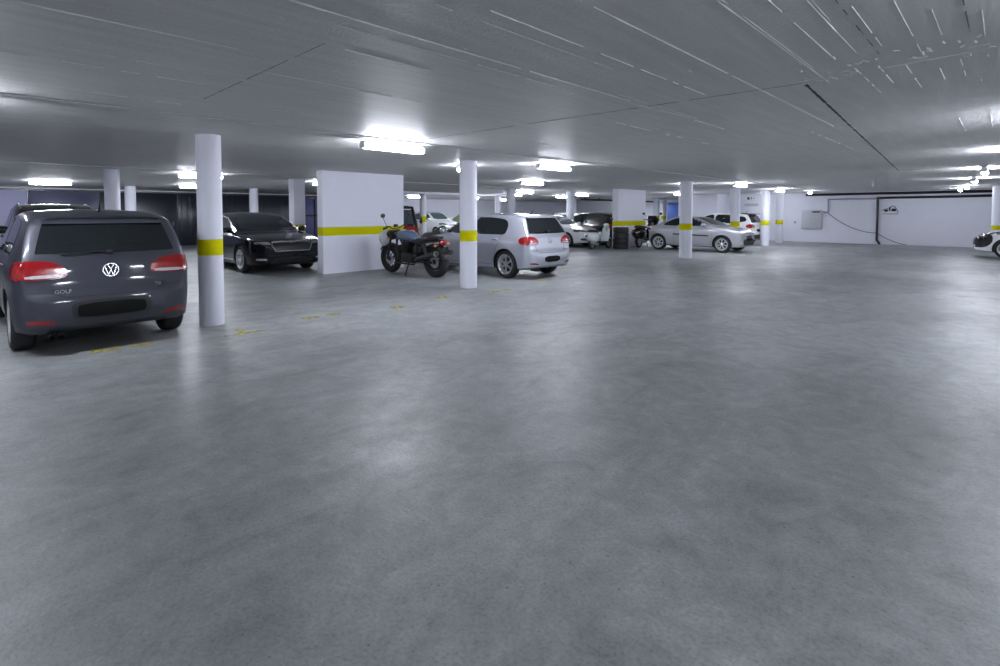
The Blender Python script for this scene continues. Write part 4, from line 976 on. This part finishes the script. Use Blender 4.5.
# roofed scooter behind the pier end
t = thing('roofed_scooter', 'red scooter with black roof frame showing past the end of the broad pier', 'scooter', (-13.3, 9.4, 0), -.15)
bike_wheel(t, .66, .22, .11, 5); bike_wheel(t, -.62, .22, .13, 5)
b = MB()
for s in (-1, 1): b.tube([(.62, s*.26, .70), (.50, s*.27, 1.15), (.25, s*.27, 1.64), (-.35, s*.27, 1.66), (-.62, s*.25, 1.10), (-.66, s*.22, .70)], .045, 10)
for x, z in ((.25, 1.64), (-.05, 1.66), (-.35, 1.66)): b.tube([(x, -.27, z), (x, .27, z)], .04, 8)
b.build('roof_frame', BLK, t)
MB().box((-.05, 0, 1.67), (.62, .5, .03), .012).build('roof_panel', BLK, t)
b = MB(); b.box((.385, 0, 1.35), (.015, .50, .50), .005, M.Rotation(-.45, 3, 'Y')); b.build('windscreen', GLASSL, t)
rings = []
for z, x, w in ((.26, .62, .17), (.5, .74, .26), (.8, .76, .27), (1.02, .66, .24), (1.12, .56, .2)):
    rings.append([(x-.25, -w, z), (x-.05, -w*.9, z), (x, 0, z), (x-.05, w*.9, z), (x-.25, w, z), (x-.25, 0, z)])
MB().loft(rings).build('front_fairing', REDP, t, 50)
MB().ell((.72, 0, .93), (.06, .12, .06)).build('headlight', CLEARL, t)
for s in (-1, 1): MB().ell((.66, s*.27, 1.02), (.05, .035, .06)).build('indicator', ORNG, t)
rings = []
for x, z, w, h in ((-.95, .56, .10, .10), (-.8, .56, .24, .26), (-.4, .54, .26, .30), (-.05, .45, .2, .2), (.3, .36, .2, .1)):
    rings.append([(x, w*cos(a), z+h*sin(a)) for a in [2*pi*k/16 for k in range(16)]])
MB().loft(rings).build('rear_body', REDP, t, 60)
MB().box((-.35, 0, .86), (.5, .34, .10), .04).build('seat', LEATHER, t); MB().box((-.58, 0, 1.12), (.10, .34, .46), .04).build('backrest', LEATHER, t)
for s in (-1, 1):
    b = MB(); b.tube([(.46, s*.28, 1.22), (.46, s*.42, 1.25)], .012, 6); b.ell((.46, s*.46, 1.25), (.03, .05, .10)); b.build('mirror', BLK, t)
# grey covered motorbike in front of it
b = MB(); rings = []
for x, h, w in ((-1.0, .45, .10), (-.92, .72, .22), (-.6, .86, .26), (-.2, .88, .28), (.15, 1.0, .36), (.45, 1.10, .40), (.7, .86, .26), (.92, .62, .14), (1.0, .40, .06)):
    ring = []
    for k in range(15):
        a = pi*k/14; ring.append((x*.92, .72*w*(cos(a))*(1.15 if k in (0, 14) else 1)*(1+.05*sin(7*x+k)), (h)*max(0,sin(a))**.6))
    rings.append(ring)
b.loft(rings); tag(b.build('covered_motorbike', GREYCLOTH, None, 70, loc=(-12.75, 10.3, 0)), 'motorbike under a dark grey cover behind the seat of the black motorcycle', 'motorbike'); bpy.data.objects['covered_motorbike'].rotation_euler = (0, 0, -.1)
# plastic film hanging by the headlamp
b = MB(); random.seed(3)
b.ell((0, 0, 0), (.10, .17, .19), nu=22, nv=14)
for v in b.bm.verts:
    k = 1 + random.uniform(-.16, .12) + .10*sin(v.co.z*40)*cos(v.co.y*30); v.co *= k
tag(b.build('plastic_bag', FILM, None, 50, loc=(-11.09, 7.39, .86)), 'crumpled clear plastic bag hanging over the headlamp of the black motorcycle', 'plastic bag')
# green cover beyond the silver bonnet
b = MB(); rings = []
for x, h, w in ((-1.3, .2, .5), (-1.2, .7, .7), (-.8, 1.15, .78), (-.2, 1.42, .80), (.5, 1.38, .80), (1.0, 1.0, .78), (1.6, .8, .75), (1.85, .45, .6)):
    rings.append([(x, w*math.copysign(abs(cos(a))**.5, cos(a))*(1+.03*sin(9*x+5*a)), h*max(0, sin(a))**.5+.02) for a in [pi*k/16 for k in range(17)]])
b.loft(rings); tag(b.build('covered_car', GREENC, None, 70, loc=(-27.0, 24.6, 0)), 'small vehicle under a pale green cover right of the white city car', 'covered car')
# tyres
def tyre_mesh(r=.315, w=.222):
    h = w/2; b = MB()
    b.lathe([(r*.60, -h*.8), (r*.66, -h*.96), (r*.88, -h), (r*.97, -h*.86), (r, -h*.6), (r, h*.6), (r*.97, h*.86), (r*.88, h), (r*.66, h*.96), (r*.60, h*.8)], axis='Z', n=36, closed=True)
    return b.mesh('tyre', RUB)
TM = tyre_mesh()
for k, w_ in enumerate(('lowest tyre of the black stack by the pier', 'second tyre from the floor in the black stack by the pier', 'third tyre from the floor in the black stack by the pier', 'topmost tyre of the black stack by the pier')):
    o = link('tyre', TM, None, (-11.50 + random.uniform(-.01, .01), 19.12 + random.uniform(-.01, .01), .111 + k*.2225)); tag(o, w_, 'tyre', 'tyres stacked by the pier')
